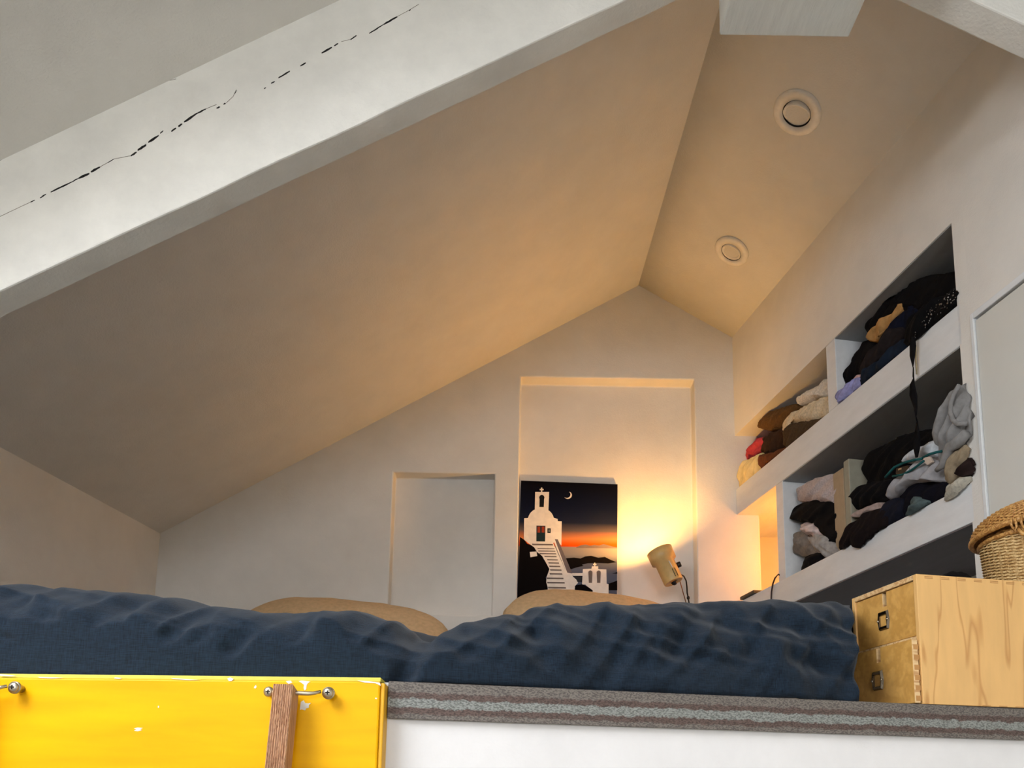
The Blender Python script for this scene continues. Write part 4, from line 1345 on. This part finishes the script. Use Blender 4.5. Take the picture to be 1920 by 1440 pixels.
# ==================================================================== wooden drawer chest on the loft edge
CA = math.radians(10)
E2 = Vector((math.cos(CA), math.sin(CA), 0))            # along the side facing the viewer
E1 = Vector((-math.sin(CA), math.cos(CA), 0))           # along the drawer fronts, away from the viewer
CN = Vector((.789, 1.5215, ZL + .0025))
CW, CL, CH = .214, .50, .2565


def CB(a, b_, c):
    """a along side (depth of the chest), b away from viewer (width), c up"""
    return CN + E2 * a + E1 * b_ + Vector((0, 0, c))


def cbox(mbx, a0, a1, b0, b1, c0, c1):
    return mbx.hexa([CB(a0, b0, c0), CB(a1, b0, c0), CB(a1, b1, c0), CB(a0, b1, c0), CB(a0, b0, c1), CB(a1, b0, c1), CB(a1, b1, c1), CB(a0, b1, c1)])


def rot_wood(name, c1, c2, scale, along, dist, sharp, st=.15, rough=.45):
    return wood(name, c1, c2, 'Z', scale, dist, rough, along, sharp, st)


M_birch = rot_wood('birch_side', (202, 148, 84), (228, 180, 112), 9, 1.6, 4.5, (0.0, 0.16))
M_birch_edge = wood('birch_edge', (226, 192, 140), (196, 150, 98), 'X', 60, 4, .5, 3)
M_front = wood('birch_veneer_front', (214, 164, 88), (198, 148, 74), 'X', 22, 3, .42, 8, st=.05)
M_joint = plain('end_grain', (184, 134, 76), .7)
chest = thing('drawer_chest', 'small birch plywood chest with two drawers on the loft edge', 'drawer chest', CN)
T = .010
body = cbox(MB(), 0, CL, 0, T, 0, CH).build('side_panel', M_birch, chest, bevel=.0008)
cbox(MB(), 0, CL, CW - T, CW, 0, CH).build('side_panel', M_birch, chest, bevel=.0008)
cbox(MB(), 0, CL, T, CW - T, CH - T, CH).build('top_panel', M_birch_edge, chest, bevel=.0008)
cbox(MB(), 0, CL, T, CW - T, 0, .006).build('bottom_panel', M_birch_edge, chest, bevel=.0008)
cbox(MB(), .002, CL, T, CW - T, .127, .135).build('shelf_panel', M_birch_edge, chest, bevel=.0008)
cbox(MB(), CL - T, CL, T, CW - T, .006, CH - T).build('back_panel', M_birch_edge, chest)
for k_ in range(14):
    a = .018 + k_ * .0365
    mbx = MB()
    cbox(mbx, a, a + .018, -.0004, .003, CH - .0050, CH - .0036)
    cbox(mbx, a, a + .018, -.0004, .003, CH - .0080, CH - .0066)
    mbx.build('finger_joint', M_joint, body)
    if k_ > 2:
        cbox(MB(), a, a + .018, -.0004, .003, .0005, .0022).build('finger_joint', M_joint, body)


def drawer(c0, c1, out):
    dw = MB()
    b0, b1 = (T + .0015, CW - T - .0015)
    if out:
        b0, b1 = .0035, CW - .002
    bm = (b0 + b1) / 2
    nt_ = .0065
    nd = .030
    a0, a1 = (-.016, -.004) if out else (.004, .014)
    # front with a finger notch from the top edge
    prof_ = [(b0, c0), (b1, c0), (b1, c1), (bm + nt_, c1), (bm + nt_, c1 - nd), (bm - nt_, c1 - nd), (bm - nt_, c1), (b0, c1)]
    dw.prism([CB(a0, p, q) for p, q in prof_], E2 * (a1 - a0))
    d_ = dw.build('drawer', M_front, chest, bevel=.0007)
    # pale ply edge of the notch and box behind it
    cbox(MB(), a0 + .0003, a1 - .001, bm + nt_ - .0012, bm + nt_ + .0002, c1 - nd, c1 - .0006).build('notch_edge', M_birch_edge, d_)
    cbox(MB(), a1 + .002, a1 + .006, bm - .02, bm + .02, c1 - nd - .01, c1 - .001).build('notch_back', M_dark, d_)
    bx_ = MB()
    cbox(bx_, a1, a1 + .3, max(b0, T + .003), max(b0, T + .003) + .008, c0 + .004, c1 - .012)
    bx_.build('drawer_side', M_birch_edge, d_)
    if out:
        for k2 in range(6):
            cc = c0 + .004 + k2 * .02
            cbox(MB(), a0 + .003, a1 + .002, b0 - .0004, b0 + .003, cc, cc + .01).build('finger_joint', M_joint, d_)
        cbox(MB(), a0 + .0005, a1, b0 - .0003, b0 + .0012, c0, c1).build('ply_edge', M_birch_edge, d_)
    # label holder: cut-corner metal plate with a window and two rivets
    hb, hc = bm + .004, c0 + (c1 - c0) * .46
    w2, h2 = .0185, .020
    iw, ih = .0115, .0125
    outer = [(-w2, -h2 * .62), (-w2 * .72, -h2), (w2 * .72, -h2), (w2, -h2 * .62), (w2, h2 * .62), (w2 * .72, h2), (-w2 * .72, h2), (-w2, h2 * .62)]
    outer = [(-w2 * .8, -h2), (w2 * .8, -h2), (w2, 0), (w2 * .8, h2), (-w2 * .8, h2), (-w2, 0)]
    inner = [(-iw, -ih), (iw, -ih), (iw, 0), (iw, ih), (-iw, ih), (-iw, 0)]
    hm = MB()
    n_ = 6
    lift0, lift1 = a0 - .0003, a0 - .0045
    vs_ = [CB(lift0, hb + p, hc + q) for p, q in outer] + [CB(lift1, hb + p * .86, hc + q * .88) for p, q in outer] + [CB(lift1 + .0008, hb + p, hc + q) for p, q in inner] + [CB(lift0, hb + p, hc + q) for p, q in inner]
    fs_ = []
    for r0 in range(3):
        for i in range(n_):
            i2 = (i + 1) % n_
            fs_.append((r0 * n_ + i, r0 * n_ + i2, (r0 + 1) * n_ + i2, (r0 + 1) * n_ + i))
    hm.add(vs_, fs_)
    h_ = hm.build('label_holder', plain('aged_nickel', (120, 110, 96), .25, 1.0), d_)
    h_['label'] = 'metal label holder'
    for sg in (-1, 1):
        MB().lathe([(.0026, -.001), (.0026, .0012), (.0014, .0024), (.0001, .0026)], CB(a0 - .0035, hb + sg * w2 * .82, hc), -E2, 12).build('rivet', M_chrome, d_)


drawer(.136, CH - T - .0012, False)
drawer(.002, .1262, True)

# black cloth lying on the chest behind the basket
bc = MB()
ring = []
cc = CB(.225, .165, CH + .001)
vs, fs = [], []
for j in range(9):
    a = j / 8
    rr_ = math.sin(a * math.pi / 2)
    for i in range(28):
        th = 2 * math.pi * i / 28
        q = 1 + .2 * noise.noise(Vector((math.cos(th) * 2, math.sin(th) * 2, 5)))
        vs.append(cc + E2 * (.075 * rr_ * q * math.cos(th)) + E1 * (.035 * rr_ * q * math.sin(th)) + Vector((0, 0, .060 * math.cos(a * math.pi / 2) * (1 + .12 * noise.noise(Vector((a * 3, math.cos(th), math.sin(th))))))))
for j in range(8):
    for i in range(28):
        i2 = (i + 1) % 28
        fs.append((j * 28 + i, (j + 1) * 28 + i, (j + 1) * 28 + i2, j * 28 + i2))
fs.append(tuple(range(28)))
fs.append(tuple(8 * 28 + i for i in range(28))[::-1])
bc.add(vs, fs, True)
tag(bc.build('folded_cloth', BLK), 'small black cloth lying on the chest behind the wicker basket', 'cloth')

# ==================================================================== wicker basket
BC = CB(.412, .115, CH + .0005)
br_, bt_, bh = .113, .124, .128
M_wick = wood('pale_wicker', (226, 196, 140), (186, 146, 88), 'Z', 80, 5, .55, 60)
M_wick2 = wood('honey_wicker', (204, 156, 88), (160, 108, 52), 'Z', 80, 5, .5, 60)
bk = thing('wicker_basket', 'round lidded wicker basket on top of the birch chest', 'basket', BC)
ns_ = 44
mbw = MB()
rows = 38
for j in range(rows):
    z = .003 + (bh - .006) * j / (rows - 1)
    rad = br_ + (bt_ - br_) * (z / bh) ** .8
    pts = []
    for i in range(ns_ * 3):
        th = 2 * math.pi * i / (ns_ * 3)
        w_ = math.cos(th * ns_ / 2 + math.pi * (j % 2)) * .0022
        pts.append(BC + Vector(((rad + w_) * math.cos(th), (rad + w_) * math.sin(th), z + .0003 * noise.noise(Vector((th * 3, j, 0))))))
    mbw.tube(pts, .00165, 5, closed=True)
wo = mbw.build('woven_wall', M_wick, bk); wo['kind'] = 'stuff'
MB().lathe([(br_ - .004, 0), (bt_ - .004, bh), (bt_ - .0055, bh), (br_ - .0055, .002), (.0001, .002), (.0001, 0)], BC, (0, 0, 1), 60).build('liner', M_wick2, bk)
stk = MB()
for i in range(ns_):
    th = 2 * math.pi * (i + .5) / ns_
    r0 = br_ - .0004; r1 = bt_ - .0004
    stk.tube([BC + Vector((r0 * math.cos(th), r0 * math.sin(th), 0)), BC + Vector((r1 * math.cos(th), r1 * math.sin(th), bh))], .0016, 5)
so = stk.build('stakes', M_wick, bk); so['kind'] = 'stuff'


def wrapped_ring(mbx, c, rad, tr, n_wrap, tilt=None, zoff=0, wob=0):
    pts, rs = [], []
    n_ = n_wrap * 3
    for i in range(n_):
        th = 2 * math.pi * i / n_
        p = Vector((rad * math.cos(th), rad * math.sin(th), zoff + wob * math.cos(th * 22)))
        if tilt:
            p = tilt @ p
        pts.append(c + p)
        rs.append(tr * (1.0 if i % 3 else .86))
    mbx.tube(pts, rs, 8, closed=True)


m_ = MB(); wrapped_ring(m_, BC, bt_ + .002, .0055, 70, None, bh + .002); m_.build('rim', M_wick2, bk)
m_ = MB(); wrapped_ring(m_, BC, bt_ - .003, .0035, 70, None, bh + .011, .002); m_.build('inner_rim', M_wick2, bk)
tiltm = Matrix.Rotation(math.radians(-4.5), 4, 'Y') @ Matrix.Rotation(math.radians(-3), 4, 'X')
LC = BC + Vector((0, 0, bh + .026))
lid = MB()
lr = .142
for j in range(26):
    a = j / 26 * math.pi / 2
    rad = lr * math.cos(a) ** .8
    z = .064 * math.sin(a)
    pts = []
    k_ = ns_
    for i in range(k_ * 2):
        th = 2 * math.pi * i / (k_ * 2)
        w_ = (1 if (i + j) % 2 else -1) * .0010
        pts.append(LC + tiltm @ Vector(((rad + w_) * math.cos(th), (rad + w_) * math.sin(th), z + w_)))
    lid.tube(pts, .0022, 5, closed=True)
lo_ = lid.build('lid_weave', M_wick2, bk); lo_['kind'] = 'stuff'
m_ = MB()
prof_ = [(lr * math.cos(j / 16 * math.pi / 2) ** .8 - .003 if j < 16 else .0001, .064 * math.sin(j / 16 * math.pi / 2) - .001) for j in range(17)]
vs, fs = [], []
for (r_, h_) in prof_:
    for i in range(60):
        th = 2 * math.pi * i / 60
        vs.append(LC + tiltm @ Vector((max(r_, .0001) * math.cos(th), max(r_, .0001) * math.sin(th), h_)))
for j in range(16):
    for i in range(60):
        fs.append((j * 60 + i, j * 60 + (i + 1) % 60, (j + 1) * 60 + (i + 1) % 60, (j + 1) * 60 + i))
m_.add(vs, fs, True)
m_.build('lid', M_wick2, bk)
m_ = MB(); wrapped_ring(m_, LC, lr, .0065, 80, tiltm, 0); m_.build('lid_rim', M_wick2, bk)
m_ = MB()
kp = [LC + tiltm @ Vector((.018 * math.cos(t_), 0, .064 + .016 * math.sin(t_))) for t_ in [math.pi * i / 10 for i in range(11)]]
m_.tube(kp, .004, 8); m_.build('lid_handle', M_wick2, bk)
# clasp loops facing the viewer
thc = math.radians(218)
dirc = Vector((math.cos(thc), math.sin(thc), 0)); tanc = Vector((-math.sin(thc), math.cos(thc), 0))
cl0 = BC + dirc * (bt_ + .010) + Vector((0, 0, bh))
m_ = MB()
for t0, drop in ((-.011, -.004), (.008, -.006)):
    m_.tube([cl0 + tanc * t0 + dirc * .016 + Vector((0, 0, .026)), cl0 + tanc * t0 + dirc * .019 + Vector((0, 0, .010)), cl0 + tanc * (t0 + .003) + dirc * .012 + Vector((0, 0, drop)), cl0 + tanc * (t0 + .008) + dirc * .013 + Vector((0, 0, .006)), cl0 + tanc * (t0 + .007) + dirc * .016 + Vector((0, 0, .022))], .0026, 6)
m_.build('clasp_loop', M_wick2, bk)
MB().tube([cl0 + tanc * -.004 + dirc * .006 + Vector((0, 0, .004)), cl0 + tanc * .006 + dirc * .010 + Vector((0, 0, -.012)), cl0 + tanc * .020 + dirc * .006 + Vector((0, 0, -.018))], .0042, 6).build('clasp_peg', M_wick2, bk)
